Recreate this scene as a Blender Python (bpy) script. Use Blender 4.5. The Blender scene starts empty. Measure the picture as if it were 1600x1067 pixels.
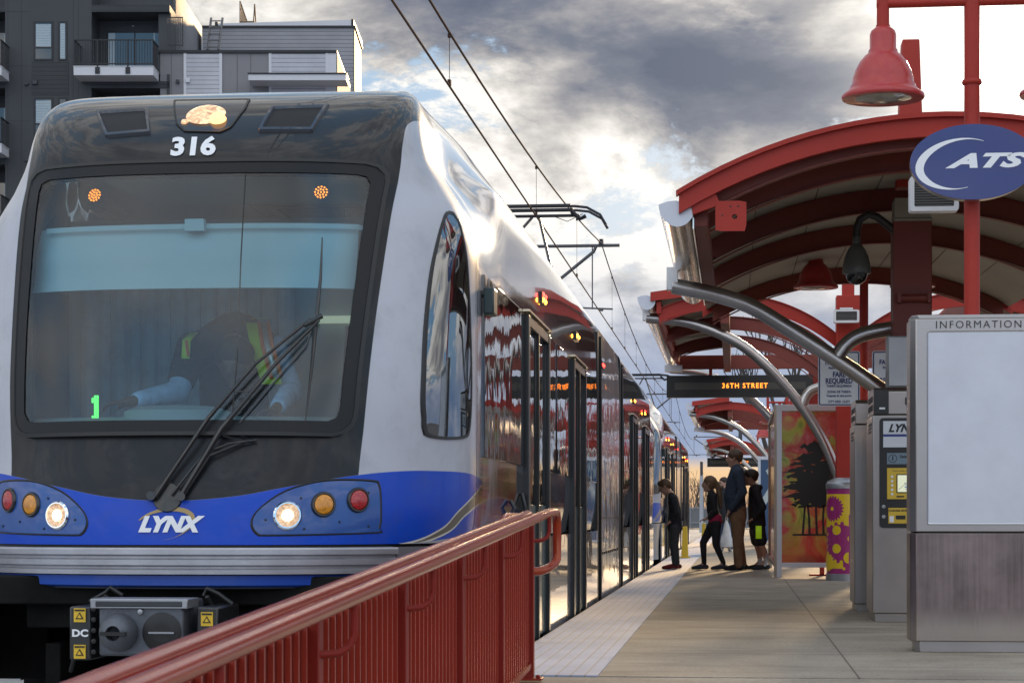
import bpy, bmesh, math, random
from math import sin, cos, pi, radians, sqrt, atan2, hypot
from mathutils import Vector, Matrix, noise
random.seed(7)
scene = bpy.context.scene
COL = scene.collection
# ------------------------------------------------------------------ camera
F, HOR, CH, VX = 3300.0, 804.0, 0.86, 1149.0      # pixels of the 1600 wide photograph
TH = math.atan((VX-800)/F); CT, ST = cos(TH), sin(TH)
cam = bpy.data.cameras.new('camera'); camo = bpy.data.objects.new('camera', cam); COL.objects.link(camo)
camo.location = (0, 0, CH); camo.rotation_euler = (pi/2, 0, TH)
cam.sensor_width = 36; cam.lens = 36*F/1600; cam.shift_y = (HOR-533.5)/1600
cam.clip_start = 0.1; cam.clip_end = 3000
cam.dof.use_dof = True; cam.dof.focus_distance = 24.0; cam.dof.aperture_fstop = 18.0
scene.camera = camo
# ------------------------------------------------------------------ world
SUN_EL, SUN_AZ = radians(11.8), radians(6.8)
SEED = (30.85, 0.5, 13.7)       # azimuth from +Y towards +X
sund = Vector((sin(SUN_AZ)*cos(SUN_EL), cos(SUN_AZ)*cos(SUN_EL), sin(SUN_EL)))
world = bpy.data.worlds.new('World'); scene.world = world; world.use_nodes = True
nt = world.node_tree; nt.nodes.clear()
class NT:
    def __init__(s, nt): s.t = nt
    def n(s, typ, ins=None, **kw):
        nd = s.t.nodes.new(typ)
        for k, v in kw.items(): setattr(nd, k, v)
        for k, v in (ins or {}).items(): s.put(nd.inputs[k], v)
        return nd
    def put(s, sock, v):
        if isinstance(v, bpy.types.NodeSocket): s.t.links.new(v, sock)
        elif isinstance(v, bpy.types.Node): s.t.links.new(v.outputs[0], sock)
        elif isinstance(v, (tuple, list)) and len(v) == 3 and sock.type == 'RGBA': sock.default_value = (*v, 1)
        else: sock.default_value = v
    def m(s, op, a, b=0.0, c=None, clamp=False):
        nd = s.t.nodes.new('ShaderNodeMath'); nd.operation = op; nd.use_clamp = clamp
        s.put(nd.inputs[0], a); s.put(nd.inputs[1], b)
        if c is not None: s.put(nd.inputs[2], c)
        return nd.outputs[0]
    def vm(s, op, a, b=(0, 0, 0)):
        nd = s.t.nodes.new('ShaderNodeVectorMath'); nd.operation = op
        s.put(nd.inputs[0], a); s.put(nd.inputs[1], b)
        return nd.outputs['Value'] if op in ('DOT_PRODUCT', 'LENGTH') else nd.outputs[0]
    def noise(s, vec, scale, detail=4, rough=.55, dist=0.0, out=0):
        nd = s.n('ShaderNodeTexNoise', {'Scale': scale, 'Detail': detail, 'Roughness': rough, 'Distortion': dist})
        if vec is not None: s.put(nd.inputs['Vector'], vec)
        return nd.outputs[out]
    def ramp(s, fac, stops, interp='LINEAR'):
        nd = s.t.nodes.new('ShaderNodeValToRGB'); cr = nd.color_ramp; cr.interpolation = interp
        while len(cr.elements) < len(stops): cr.elements.new(.5)
        for e, (p, c) in zip(cr.elements, stops):
            e.position = p; e.color = (*c, 1) if isinstance(c, (tuple, list)) else (c, c, c, 1)
        s.put(nd.inputs[0], fac); return nd.outputs[0]
    def mix(s, fac, a, b, mode='MIX'):
        nd = s.t.nodes.new('ShaderNodeMix'); nd.data_type = 'RGBA'; nd.blend_type = mode
        s.put(nd.inputs[0], fac); s.put(nd.inputs[6], a); s.put(nd.inputs[7], b); return nd.outputs[2]
    def step(s, x, lo, hi):
        nd = s.n('ShaderNodeMapRange', {1: lo, 2: hi, 3: 0.0, 4: 1.0}, interpolation_type='SMOOTHSTEP')
        s.put(nd.inputs[0], x); return nd.outputs[0]
W = NT(nt)
tc = W.n('ShaderNodeTexCoord').outputs['Generated']
dirn = W.vm('NORMALIZE', tc)
sep = W.n('ShaderNodeSeparateXYZ', {0: dirn})
dx, dy, dz = sep.outputs
P = W.n('ShaderNodeCombineXYZ', {0: W.m('MULTIPLY', dx, 5.2), 1: W.m('MULTIPLY', dy, 3.0), 2: W.m('MULTIPLY', dz, 10.5)}).outputs[0]
P = W.vm('ADD', P, SEED)
n1 = W.noise(P, 1.25, 14, .66, .15)
n2 = W.noise(W.vm('ADD', P, (.09, 0.0, .20)), 1.25, 8, .58, .15)
nb = W.noise(P, .5, 3, .5, 0)
dens = W.m('ADD', n1, W.m('MULTIPLY', W.m('SUBTRACT', nb, .5), .62))
cover = W.step(dens, .435, .50)
thick = W.step(dens, .49, .80)
edge = W.m('MULTIPLY', W.m('SUBTRACT', n2, n1), 3.4)
lit = W.m('ADD', W.m('SUBTRACT', .93, W.m('MULTIPLY', thick, .80)), W.m('MULTIPLY', edge, -1.0), clamp=True)
sd = W.m('MAXIMUM', W.vm('DOT_PRODUCT', dirn, tuple(sund)), 0.0)
g1 = W.m('POWER', sd, 4500.0); g2 = W.m('POWER', sd, 900.0); g3 = W.m('POWER', sd, 60.0)
sky = W.n('ShaderNodeTexSky', sky_type='NISHITA', sun_disc=False, sun_elevation=SUN_EL, sun_rotation=SUN_AZ,
          altitude=100.0, air_density=1.2, dust_density=1.2, ozone_density=1.5)
base = W.mix(.85, sky.outputs[0], (2.1, 4.1, 6.6))
ccol = W.ramp(lit, [(0.0, (.75, .95, 1.5)), (.30, (1.5, 1.65, 2.15)), (.55, (3.3, 3.2, 3.3)), (.80, (6.4, 6.1, 5.7)), (1.0, (9.6, 9.2, 8.6))])
skyc = W.mix(W.m('MULTIPLY', cover, .97), base, ccol)
low = W.m('SUBTRACT', 1.0, W.step(dz, .05, .14))
veil = W.ramp(n1, [(.38, (1.5, 2.4, 4.4)), (.62, (3.4, 4.2, 6.0))])
skyc = W.mix(W.m('MULTIPLY', low, .80), skyc, veil)
band = W.m('SUBTRACT', 1.0, W.step(W.m('ADD', dz, W.m('MULTIPLY', n1, .008)), .024, .033))
band = W.m('MULTIPLY', band, W.step(dy, .90, .97))
skyc = W.mix(W.m('MULTIPLY', band, .95), skyc, W.ramp(W.m('MULTIPLY', dz, 35.0), [(0.0, (7.0, 3.9, 1.8)), (1.0, (9.0, 6.3, 3.4))]))
glow = W.m('ADD', W.m('MULTIPLY', g1, 40.0), W.m('ADD', W.m('MULTIPLY', g2, 6.5), W.m('MULTIPLY', g3, 1.0)))
gl = W.mix(1.0, (1.0, .93, .80), W.n('ShaderNodeCombineXYZ', {0: glow, 1: glow, 2: glow}).outputs[0], 'MULTIPLY')
skyc = W.mix(1.0, skyc, gl, 'ADD')
# added fill: unseen sky behind the camera brightened to light camera-facing surfaces
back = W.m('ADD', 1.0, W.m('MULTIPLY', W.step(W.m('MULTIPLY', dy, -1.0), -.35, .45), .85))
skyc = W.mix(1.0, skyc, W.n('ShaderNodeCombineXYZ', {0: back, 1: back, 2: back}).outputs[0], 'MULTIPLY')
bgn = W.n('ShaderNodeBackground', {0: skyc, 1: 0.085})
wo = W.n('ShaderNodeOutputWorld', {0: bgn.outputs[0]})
# ------------------------------------------------------------------ sun
sl = bpy.data.lights.new('sun', 'SUN'); sl.energy = 2.5; sl.angle = radians(4.0); sl.color = (1.0, .69, .38)
so = bpy.data.objects.new('sun', sl); COL.objects.link(so)
so.rotation_euler = (-sund).to_track_quat('-Z', 'Y').to_euler()
vs = scene.view_settings
vs.view_transform = 'Standard'; vs.look = 'None'; vs.gamma = 1.0; vs.use_curve_mapping = False; vs.exposure = 0.42
scene.cycles.max_bounces = 10; scene.cycles.transparent_max_bounces = 12

# ------------------------------------------------------------------ helpers
def proj_at(px, Y):                                # world X of a pixel column at depth Y
    k = (px-800)/F
    return Y*(k*CT-ST)/(CT+k*ST)
ORG = {}
def tag(o, label=None, cat=None, group=None, kind=None):
    for k, v in (('label', label), ('category', cat), ('group', group), ('kind', kind)):
        if v: o[k] = v
    return o
def thing(name, label, cat, loc=(0, 0, 0), group=None, rz=0.0):
    o = bpy.data.objects.new(name, None); COL.objects.link(o); o.empty_display_size = .2
    o.location = loc; o.rotation_euler = (0, 0, rz); ORG[o] = Vector(loc) if rz == 0 else Vector((0, 0, 0))
    return tag(o, label, cat, group)
class MB:
    def __init__(s): s.v = []; s.f = []; s.m = []; s.uv = None
    def add(s, vs, fs, m=0):
        b = len(s.v); s.v += [tuple(v) for v in vs]
        for f in fs: s.f.append(tuple(i+b for i in f)); s.m.append(m)
        return s
    def box(s, x0, x1, y0, y1, z0, z1, m=0):
        if x0 > x1: x0, x1 = x1, x0
        if y0 > y1: y0, y1 = y1, y0
        if z0 > z1: z0, z1 = z1, z0
        return s.add([(x0,y0,z0),(x1,y0,z0),(x1,y1,z0),(x0,y1,z0),(x0,y0,z1),(x1,y0,z1),(x1,y1,z1),(x0,y1,z1)],
                     [(0,3,2,1),(4,5,6,7),(0,1,5,4),(1,2,6,5),(2,3,7,6),(3,0,4,7)], m)
    def tube(s, pts, r, n=12, m=0, cap=True, up=None):
        pts = [Vector(p) for p in pts]; rs = r if isinstance(r, (list, tuple)) else [r]*len(pts)
        vs = []; fs = []; prev = None
        for i, p in enumerate(pts):
            t = (pts[min(i+1, len(pts)-1)]-pts[max(i-1, 0)]).normalized()
            if prev is None:
                a = Vector((0, 0, 1)) if abs(t.z) < .9 else Vector((1, 0, 0))
                prev = t.cross(a).normalized()
            u = (prev-t*prev.dot(t)).normalized(); prev = u; w = t.cross(u)
            for k in range(n):
                a = 2*pi*k/n; vs.append(p+(u*cos(a)+w*sin(a))*rs[i])
        for i in range(len(pts)-1):
            for k in range(n):
                k2 = (k+1) % n; fs.append((i*n+k, i*n+k2, (i+1)*n+k2, (i+1)*n+k))
        if cap:
            fs.append(tuple(range(n-1, -1, -1))); b = (len(pts)-1)*n; fs.append(tuple(range(b, b+n)))
        return s.add(vs, fs, m)
    def lathe(s, prof, c=(0, 0, 0), n=32, m=0, axis='z', seg=1.0):
        # prof: list of (radius, height) along the axis
        vs = []; fs = []; c = Vector(c)
        for r, h in prof:
            for k in range(n):
                a = 2*pi*k/n; q = (r*cos(a), r*sin(a), h)
                if axis == 'y': q = (q[0], q[2], q[1])
                if axis == 'x': q = (q[2], q[0], q[1])
                vs.append(c+Vector(q))
        for i in range(len(prof)-1):
            for k in range(n):
                k2 = (k+1) % n; f = (i*n+k, i*n+k2, (i+1)*n+k2, (i+1)*n+k)
                fs.append(f if axis == 'z' else f[::-1])
        if prof[0][0] > 1e-6: fs.append(tuple(range(n-1, -1, -1)))
        if prof[-1][0] > 1e-6: b = (len(prof)-1)*n; fs.append(tuple(range(b, b+n)))
        return s.add(vs, fs, m)
    def prism(s, poly, a, b, axis='y', m=0):
        # poly in the plane perpendicular to axis: y -> (x, z), x -> (y, z), z -> (x, y)
        def q(p, t): return {'y': (p[0], t, p[1]), 'x': (t, p[0], p[1]), 'z': (p[0], p[1], t)}[axis]
        n = len(poly); vs = [q(p, a) for p in poly]+[q(p, b) for p in poly]
        fs = [tuple(range(n)), tuple(range(2*n-1, n-1, -1))]
        for i in range(n): j = (i+1) % n; fs.append((i, i+n, j+n, j))
        return s.add(vs, fs, m)
    def grid(s, rows, m=0, close=False):
        nr, nc = len(rows), len(rows[0]); vs = [p for r in rows for p in r]; fs = []
        for i in range(nr-1):
            for j in range(nc if close else nc-1):
                j2 = (j+1) % nc; fs.append((i*nc+j, i*nc+j2, (i+1)*nc+j2, (i+1)*nc+j))
        return s.add(vs, fs, m)
    def build(s, name, mats, parent=None, org=None, smooth=40, bevel=0, solid=0, loc=None, seg=2):
        me = bpy.data.meshes.new(name)
        if org is None: org = ORG.get(parent, Vector((0, 0, 0))) if parent else (Vector(loc) if loc else Vector((0, 0, 0)))
        org = Vector(org)
        me.from_pydata([tuple(Vector(v)-org) for v in s.v], [], s.f)
        mats = mats if isinstance(mats, (list, tuple)) else [mats]
        for mt in mats: me.materials.append(mt)
        for p, mi in zip(me.polygons, s.m): p.material_index = mi
        bm = bmesh.new(); bm.from_mesh(me); bmesh.ops.recalc_face_normals(bm, faces=bm.faces); bm.to_mesh(me); bm.free()
        if smooth:
            for p in me.polygons: p.use_smooth = True
            me.set_sharp_from_angle(angle=radians(smooth))
        if s.uv:
            ul = me.uv_layers.new(name='UVMap')
            for l in me.loops: ul.data[l.index].uv = s.uv[l.vertex_index]
        o = bpy.data.objects.new(name, me); COL.objects.link(o)
        if parent:
            o.parent = parent; ORG[o] = org
        else: o.location = org
        if solid:
            md = o.modifiers.new('solid', 'SOLIDIFY'); md.thickness = solid; md.offset = 0
        if bevel:
            md = o.modifiers.new('bevel', 'BEVEL'); md.width = bevel; md.segments = seg; md.limit_method = 'ANGLE'; md.angle_limit = radians(40)
        return o
def copy_tree(o, parent=None):
    c = o.copy(); COL.objects.link(c)
    if parent: c.parent = parent
    for ch in list(o.children): copy_tree(ch, c)
    return c
def text2d(s, size=1.0, bold=.0, shear=0.0, sx=1.0, spacing=1.0, align='CENTER', res=3):
    cu = bpy.data.curves.new('t', 'FONT'); cu.body = s; cu.size = size; cu.offset = bold; cu.shear = shear
    cu.align_x = align; cu.align_y = 'CENTER'; cu.fill_mode = 'FRONT'; cu.resolution_u = res; cu.space_character = spacing
    ob = bpy.data.objects.new('t', cu); COL.objects.link(ob)
    me = bpy.data.meshes.new_from_object(ob)
    vs = [(v.co.x*sx, v.co.y) for v in me.vertices]; fs = [tuple(p.vertices) for p in me.polygons]
    bpy.data.objects.remove(ob); bpy.data.curves.remove(cu); bpy.data.meshes.remove(me)
    return vs, fs
def mbtext(mb, s, size, fn, m=0, **kw):
    vs, fs = text2d(s, size, **kw); return mb.add([fn(x, y) for x, y in vs], fs, m)
def rrect(x0, x1, z0, z1, r, n=6):
    out = []
    for cx, cz, a0 in ((x1-r, z0+r, -90), (x1-r, z1-r, 0), (x0+r, z1-r, 90), (x0+r, z0+r, 180)):
        for k in range(n+1): a = radians(a0+90*k/n); out.append((cx+r*cos(a), cz+r*sin(a)))
    return out
def resamp(loop, n):
    pts = [Vector((p[0], p[1], 0)) for p in loop]; pts.append(pts[0]); L = [0]
    for a, b in zip(pts, pts[1:]): L.append(L[-1]+(b-a).length)
    out = []; j = 0
    for i in range(n):
        t = L[-1]*i/n
        while L[j+1] < t: j += 1
        u = (t-L[j])/max(L[j+1]-L[j], 1e-9); q = pts[j].lerp(pts[j+1], u); out.append((q.x, q.y))
    return out
def ringpatch(mb, A, B, fn, K=4, m=0):
    rows = [[fn(a[0]+(b[0]-a[0])*t/K, a[1]+(b[1]-a[1])*t/K) for a, b in zip(A, B)] for t in range(K+1)]
    return mb.grid(rows, m, close=True)
def fillpatch(mb, A, fn, K=8, m=0):
    cx = sum(p[0] for p in A)/len(A); cz = sum(p[1] for p in A)/len(A)
    return ringpatch(mb, A, [(cx+(p[0]-cx)*.002, cz+(p[1]-cz)*.002) for p in A], fn, K, m)
# ------------------------------------------------------------------ materials
MC = {}
def pbr(name, col, rough=.5, metal=0.0, coat=0.0, var=0.0, vscale=3.0, bump=0.0, bscale=30.0, spec=.5, coatr=.03, dirt=0.0, rvar=0.0):
    if name in MC: return MC[name]
    m = bpy.data.materials.new(name); m.use_nodes = True; t = NT(m.node_tree); b = m.node_tree.nodes['Principled BSDF']
    b.inputs['Base Color'].default_value = (*col, 1); b.inputs['Roughness'].default_value = rough
    b.inputs['Metallic'].default_value = metal; b.inputs['Coat Weight'].default_value = coat
    b.inputs['Coat Roughness'].default_value = coatr; b.inputs['Specular IOR Level'].default_value = spec
    tcn = t.n('ShaderNodeTexCoord').outputs['Object']
    if var or dirt or rvar:
        nz = t.noise(tcn, vscale, 6, .6)
        c = t.ramp(nz, [(.3, tuple(x*(1-var) for x in col)), (.7, tuple(min(1, x*(1+var)) for x in col))])
        if dirt:
            nd = t.noise(tcn, vscale*3.1, 8, .7)
            c = t.mix(t.m('MULTIPLY', t.step(nd, .5, .72), dirt), c, tuple(x*.35 for x in col))
        t.put(b.inputs['Base Color'], c)
        if rvar: t.put(b.inputs['Roughness'], t.m('ADD', rough-rvar/2, t.m('MULTIPLY', t.noise(tcn, vscale*2, 6, .7), rvar), clamp=True))
    if bump:
        bn = t.n('ShaderNodeBump', {'Strength': bump, 'Distance': .01, 'Height': t.noise(tcn, bscale, 4, .6)})
        t.put(b.inputs['Normal'], bn.outputs[0])
    MC[name] = m; return m
def emit(name, col, st, base=(0.02, 0.02, 0.02)):
    if name in MC: return MC[name]
    m = bpy.data.materials.new(name); m.use_nodes = True; b = m.node_tree.nodes['Principled BSDF']
    b.inputs['Base Color'].default_value = (*base, 1); b.inputs['Emission Color'].default_value = (*col, 1); b.inputs['Emission Strength'].default_value = st
    MC[name] = m; return m
def glassm(name, tint=(.55, .65, .65), rough=.0, wav=0.0, refl=1.5, gmin=0.0, wscale=1.2):
    m = bpy.data.materials.new(name); m.use_nodes = True; m.node_tree.nodes.clear(); t = NT(m.node_tree)
    tr = t.n('ShaderNodeBsdfTransparent', {0: tint}); gl = t.n('ShaderNodeBsdfGlossy', {'Color': (.95, .97, 1.0), 'Roughness': rough})
    fr = t.n('ShaderNodeFresnel', {'IOR': refl})
    if wav:
        tcn = t.n('ShaderNodeTexCoord').outputs['Object']
        bn = t.n('ShaderNodeBump', {'Strength': wav, 'Distance': .05, 'Height': t.noise(tcn, wscale, 2, .4)})
        t.put(gl.inputs['Normal'], bn.outputs[0]); t.put(fr.inputs['Normal'], bn.outputs[0])
    fac = t.m('MAXIMUM', fr.outputs[0], gmin)
    mx = t.n('ShaderNodeMixShader', {0: fac, 1: tr.outputs[0], 2: gl.outputs[0]})
    t.n('ShaderNodeOutputMaterial', {0: mx.outputs[0]}); return m
RED = pbr('red_paint', (.37, .032, .020), .5, 0, 0.0, .12, 1.5, .04, 60, spec=.3)
RAILR = pbr('rail_red_paint', (.24, .014, .006), .48, 0, 0, .12, 2.5, .02, 80, spec=.3)
BROWNR = pbr('rib_oxide_paint', (.19, .034, .020), .55, 0, 0, .15, 1.2)
BEIGE = pbr('soffit_beige', (.32, .285, .22), .6, 0, 0, .08, .8)
STEEL = pbr('brushed_steel', (.52, .49, .46), .30, .95, 0, .12, 2.5, .05, 40, rvar=.15)
KSTEEL = pbr("kiosk_steel", (.40, .37, .35), .30, .92, 0, .07, 1.6, .02, 25, rvar=.12)
GUTS = pbr('gutter_steel', (.62, .60, .57), .14, 1.0, 0, .05, 2, .35, 5)
BLACK = pbr('black_rubber', (.012, .012, .012), .45)
BLKPL = pbr('black_plastic', (.02, .021, .022), .3, 0, .3)
DKGREY = pbr('dark_grey_metal', (.045, .048, .055), .45, .3, 0, .2, 4)
UNDER = pbr('undercarriage', (.010, .010, .010), .8, 0, 0, .4, 5, .3, 20, spec=.1)
WHITE = pbr('white_enamel', (.78, .79, .80), .4)
GREYM = pbr('grey_metal', (.36, .37, .39), .35, .7, 0, .1, 4, rvar=.1)
ALU = pbr('aluminium_frame', (.60, .60, .62), .35, .8)
YEL = pbr('yellow_paint', (.78, .50, .03), .4)
WIRE = pbr('wire_bronze', (.06, .035, .028), .9, 0, spec=.1)
def mirror_paint(name, col, metal=.0, rough=.25, coat=1.0, wav=.25, wscale=.8):
    m = bpy.data.materials.new(name); m.use_nodes = True; t = NT(m.node_tree); b = m.node_tree.nodes['Principled BSDF']
    b.inputs['Base Color'].default_value = (*col, 1); b.inputs['Metallic'].default_value = metal
    b.inputs['Roughness'].default_value = rough; b.inputs['Coat Weight'].default_value = coat; b.inputs['Coat Roughness'].default_value = .015
    tcn = t.n('ShaderNodeTexCoord').outputs['Object']
    bn = t.n('ShaderNodeBump', {'Strength': wav, 'Distance': .02, 'Height': t.noise(tcn, wscale, 3, .45)})
    t.put(b.inputs['Coat Normal'], bn.outputs[0]); return m
SIDEP = mirror_paint('silver_side_paint', (.50, .51, .55), .55, .22)
ROOFP = mirror_paint('roof_paint', (.55, .56, .58), .4, .2, 1.0, .15)
SGLASS = pbr('side_glass_dark', (.012, .014, .015), .02, 0, 0, spec=1.0)
_t = NT(SGLASS.node_tree); _b = SGLASS.node_tree.nodes['Principled BSDF']
_n = _t.n('ShaderNodeBump', {'Strength': .3, 'Distance': .02, 'Height': _t.noise(_t.n('ShaderNodeTexCoord').outputs['Object'], 1.4, 3, .45)})
_t.put(_b.inputs['Normal'], _n.outputs[0])
# ================================================================== LIGHT RAIL CAR
CX, CY, LEN = -2.73, 9.85, 28.1
CORG = Vector((0, 0, -.36)); NEXP = 2.9; YS = 1.75
def cr(tab, z):
    if z <= tab[0][0]: return tab[0][1]
    if z >= tab[-1][0]: return tab[-1][1]
    for i in range(len(tab)-1):
        if tab[i][0] <= z <= tab[i+1][0]: break
    x0, y0 = tab[i]; x1, y1 = tab[i+1]
    def sl(j):
        if j == 0: return (tab[1][1]-tab[0][1])/(tab[1][0]-tab[0][0])
        if j == len(tab)-1: return (tab[-1][1]-tab[-2][1])/(tab[-1][0]-tab[-2][0])
        a = (tab[j][1]-tab[j-1][1])/(tab[j][0]-tab[j-1][0]); b = (tab[j+1][1]-tab[j][1])/(tab[j+1][0]-tab[j][0])
        return 0 if a*b <= 0 else 2*a*b/(a+b)
    t = (z-x0)/(x1-x0); h = x1-x0
    return (2*t**3-3*t*t+1)*y0+(t**3-2*t*t+t)*h*sl(i)+(-2*t**3+3*t*t)*y1+(t**3-t*t)*h*sl(i+1)
TY0 = [(.4, .12), (.6, .11), (.75, .115), (.95, .14), (1.25, .23), (1.8, .39), (2.5, .68), (2.72, .78), (2.88, .92), (3.02, 1.10), (3.10, 1.27), (3.15, 1.44), (3.2, 1.68)]
TWN = [(.4, 1.27), (.7, 1.30), (1.0, 1.325), (2.2, 1.33), (2.4, 1.305), (2.6, 1.20), (2.75, 1.11), (2.88, 1.075), (3.0, 1.05), (3.09, 1.02), (3.15, .985), (3.2, .92)]
TW = [(.4, 1.27), (.7, 1.30), (1.0, 1.325), (2.2, 1.33), (2.6, 1.325), (2.8, 1.30), (2.87, 1.245), (3.0, 1.14), (3.09, 1.08), (3.15, 1.02), (3.2, .93)]
def nx(z): return NEXP-.4*(lambda t: t*t*(3-2*t))(min(1, max(0, (1.6-z)/.6)))+2.0*(lambda t: t*t*(3-2*t))(min(1, max(0, (z-2.55)/.5)))
def fy(x, z, off=0.0):
    y0 = cr(TY0, z); w = cr(TWN, z); q = min(abs(x)/w, 1.0)
    n_ = nx(z); return y0+(YS-y0)*(1-(1-q**n_)**(1/n_))-off
def fp(x, z, off=0.0):                              # a point on the front skin, pushed off along its normal
    e = .004; n = Vector((-(fy(x+e, z)-fy(x-e, z))/(2*e), 1, -(fy(x, z+e)-fy(x, z-e))/(2*e))).normalized()
    return Vector((x, fy(x, z), z))-n*off
def nx(z): return NEXP-.4*(lambda t: t*t*(3-2*t))(min(1, max(0, (1.6-z)/.6)))+2.0*(lambda t: t*t*(3-2*t))(min(1, max(0, (z-2.55)/.5)))
def sp(y, z, off=0.0, side=1):                      # a point on the side skin
    y0 = cr(TY0, z); w = cr(TW, z)
    n_ = nx(z); wn = cr(TWN, z); q = 1.0 if y >= YS else (1-(1-max(y-y0, 0)/(YS-y0))**n_)**(1/n_)
    if y < YS: w = wn
    return Vector((side*(w*q+off), y, z))
def sidefind(px, py):
    best = None
    for i in range(200):
        y = .45+1.3*i/199; Y = CY+y; z = 1.6
        for _ in range(3): X = CX+sp(y, z).x; d = Y*CT-X*ST; z = CH+(HOR-py)*d/F
        q = 800+F*(X*CT+Y*ST)/d
        if best is None or abs(q-px) < best[0]: best = (abs(q-px), y, z)
    return best[1], best[2]
SW_POLY = None
def inpoly(p, L):
    c = False; j = len(L)-1
    for i in range(len(L)):
        if (L[i][1] > p[1]) != (L[j][1] > p[1]) and p[0] < (L[j][0]-L[i][0])*(p[1]-L[i][1])/(L[j][1]-L[i][1])+L[i][0]: c = not c
        j = i
    return c
def front(px, py):                                  # car coordinates of a place on the nose, found on the skin itself
    Y = 10.3; x = 0; z = 1
    for _ in range(30):
        X = proj_at(px, Y); x = max(-1.29, min(1.29, X-CX)); d = Y*CT-X*ST; z = CH+(HOR-py)*d/F
        Y = .5*Y+.5*(CY+fy(x, z))
    return x, z
def paint_mat():
    m = bpy.data.materials.new('livery_paint'); m.use_nodes = True; t = NT(m.node_tree); b = m.node_tree.nodes['Principled BSDF']
    uv = t.n('ShaderNodeUVMap').outputs[0]; s = t.n('ShaderNodeSeparateXYZ', {0: uv}); u, v = s.outputs[0], s.outputs[1]
    oc = t.n('ShaderNodeTexCoord').outputs['Object']; so_ = t.n('ShaderNodeSeparateXYZ', {0: oc}); ax = t.m('ABSOLUTE', so_.outputs[0]); oy = so_.outputs[1]
    def curve(src, pts, sx, sy):
        nd = t.t.nodes.new('ShaderNodeFloatCurve'); c = nd.mapping.curves[0]
        P_ = [(a/sx, b_/sy) for a, b_ in pts]
        while len(c.points) < len(P_): c.points.new(.5, .5)
        for p, q in zip(c.points, P_): p.location = q
        nd.mapping.use_clip = False; nd.mapping.update()
        t.put(nd.inputs['Value'], t.m('DIVIDE', src, sx)); return t.m('MULTIPLY', nd.outputs[0], sy)
    def below(val, edge, w=.0015): return t.step(t.m('SUBTRACT', edge, val), -w, w)
    au = t.m('ABSOLUTE', u); U0 = ULEN-YS
    btop = curve(au, [(0, .925), (.3, .945), (.6, .995), (.9, 1.045), (1.2, 1.075), (1.6, 1.085), (U0+1.5, 1.075), (U0+1.9, 1.04), (U0+2.6, .9), (U0+3.6, .6), (U0+6, .5), (12.0, .5)], 12.0, 2.0)
    s1 = curve(au, [(0, .70), (U0+.45, .705), (U0+.9, .78), (U0+1.2, .89), (U0+1.8, 1.02), (U0+2.3, 1.10), (U0+3.2, 1.155), (U0+4.24, 1.12), (U0+5.2, 1.02), (U0+6.2, .80), (U0+7.2, .6), (12.0, .4)], 12.0, 2.0)
    s2 = curve(au, [(0, .69), (U0+.5, .70), (U0+1.0, .765), (U0+1.35, .865), (U0+1.86, .93), (U0+2.8, .965), (U0+3.6, .93), (U0+4.2, .84), (U0+4.9, .70), (U0+5.6, .6), (12.0, .4)], 12.0, 2.0)
    s3 = curve(au, [(0, .62), (U0+.3, .70), (U0+1.0, .735), (U0+1.6, .76), (U0+2.6, .75), (U0+4, .68), (12.0, .5)], 12.0, 2.0)
    blue = below(v, btop)
    col = t.mix(blue, (.50, .51, .56), (.003, .062, .50))
    isb = t.m('GREATER_THAN', au, U0+.4)
    isf = t.m('LESS_THAN', oy, YS+5.6)
    sw = t.m('MULTIPLY', t.m('MULTIPLY', below(v, s1), t.m('SUBTRACT', 1.0, below(v, s2))), isb)
    col = t.mix(sw, col, (.16, .14, .11))
    lowb = t.m('MULTIPLY', t.m('MULTIPLY', below(v, s2), isb), isf); col = t.mix(lowb, col, (.003, .062, .50))
    for sc in (s1, s2):
        ln = t.m('MULTIPLY', t.m('LESS_THAN', t.m('ABSOLUTE', t.m('SUBTRACT', v, sc)), .005), isb); col = t.mix(ln, col, (.72, .68, .58))
    g = t.m('MULTIPLY', below(v, s3), isb); col = t.mix(g, col, (.42, .43, .46))
    mk = curve(v, [(0, .86), (1.1, .885), (1.3, .902), (1.85, .939), (2.32, .974), (2.667, .997), (2.82, 1.0), (2.93, 1.015), (3.0, 1.12), (3.2, 1.6)], 3.2, 2.0)
    blk = t.m('MULTIPLY', below(ax, mk), t.m('SUBTRACT', 1.0, below(v, btop)))
    blk = t.m('MULTIPLY', blk, t.m('LESS_THAN', t.m('ADD', oy, t.m('MULTIPLY', ax, .0)), YS+.15))
    col = t.mix(blk, col, (.010, .011, .014))
    film = t.noise(oc, 3.5, 8, .7); col = t.mix(t.m('MULTIPLY', t.step(film, .45, .75), .22), col, (.10, .095, .09))
    t.put(b.inputs['Base Color'], col)
    onside = t.step(oy, YS-.45, YS+.2)
    t.put(b.inputs['Metallic'], t.m('MULTIPLY', onside, .75)); t.put(b.inputs['Roughness'], t.m('SUBTRACT', .34, t.m('MULTIPLY', onside, .26)))
    t.put(b.inputs['Coat Weight'], t.m('ADD', t.m('ADD', .10, t.m('MULTIPLY', onside, .7)), t.m('MULTIPLY', t.step(v, 2.62, 2.95), .6), clamp=True)); b.inputs['Coat Roughness'].default_value = .03; b.inputs['Specular IOR Level'].default_value = .28
    bn = t.n('ShaderNodeBump', {'Strength': .12, 'Distance': .02, 'Height': t.noise(oc, .9, 3, .45)}); t.put(b.inputs['Coat Normal'], bn.outputs[0])
    return m
_pts = [Vector((1.325*sin(a*pi/2/60)**(2/NEXP), YS-(YS-.1)*cos(a*pi/2/60)**(2/NEXP))) for a in range(61)]
ULEN = sum((b-a).length for a, b in zip(_pts, _pts[1:]))
PAINT = paint_mat()
MODA, GAP = 11.7, .5
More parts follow.
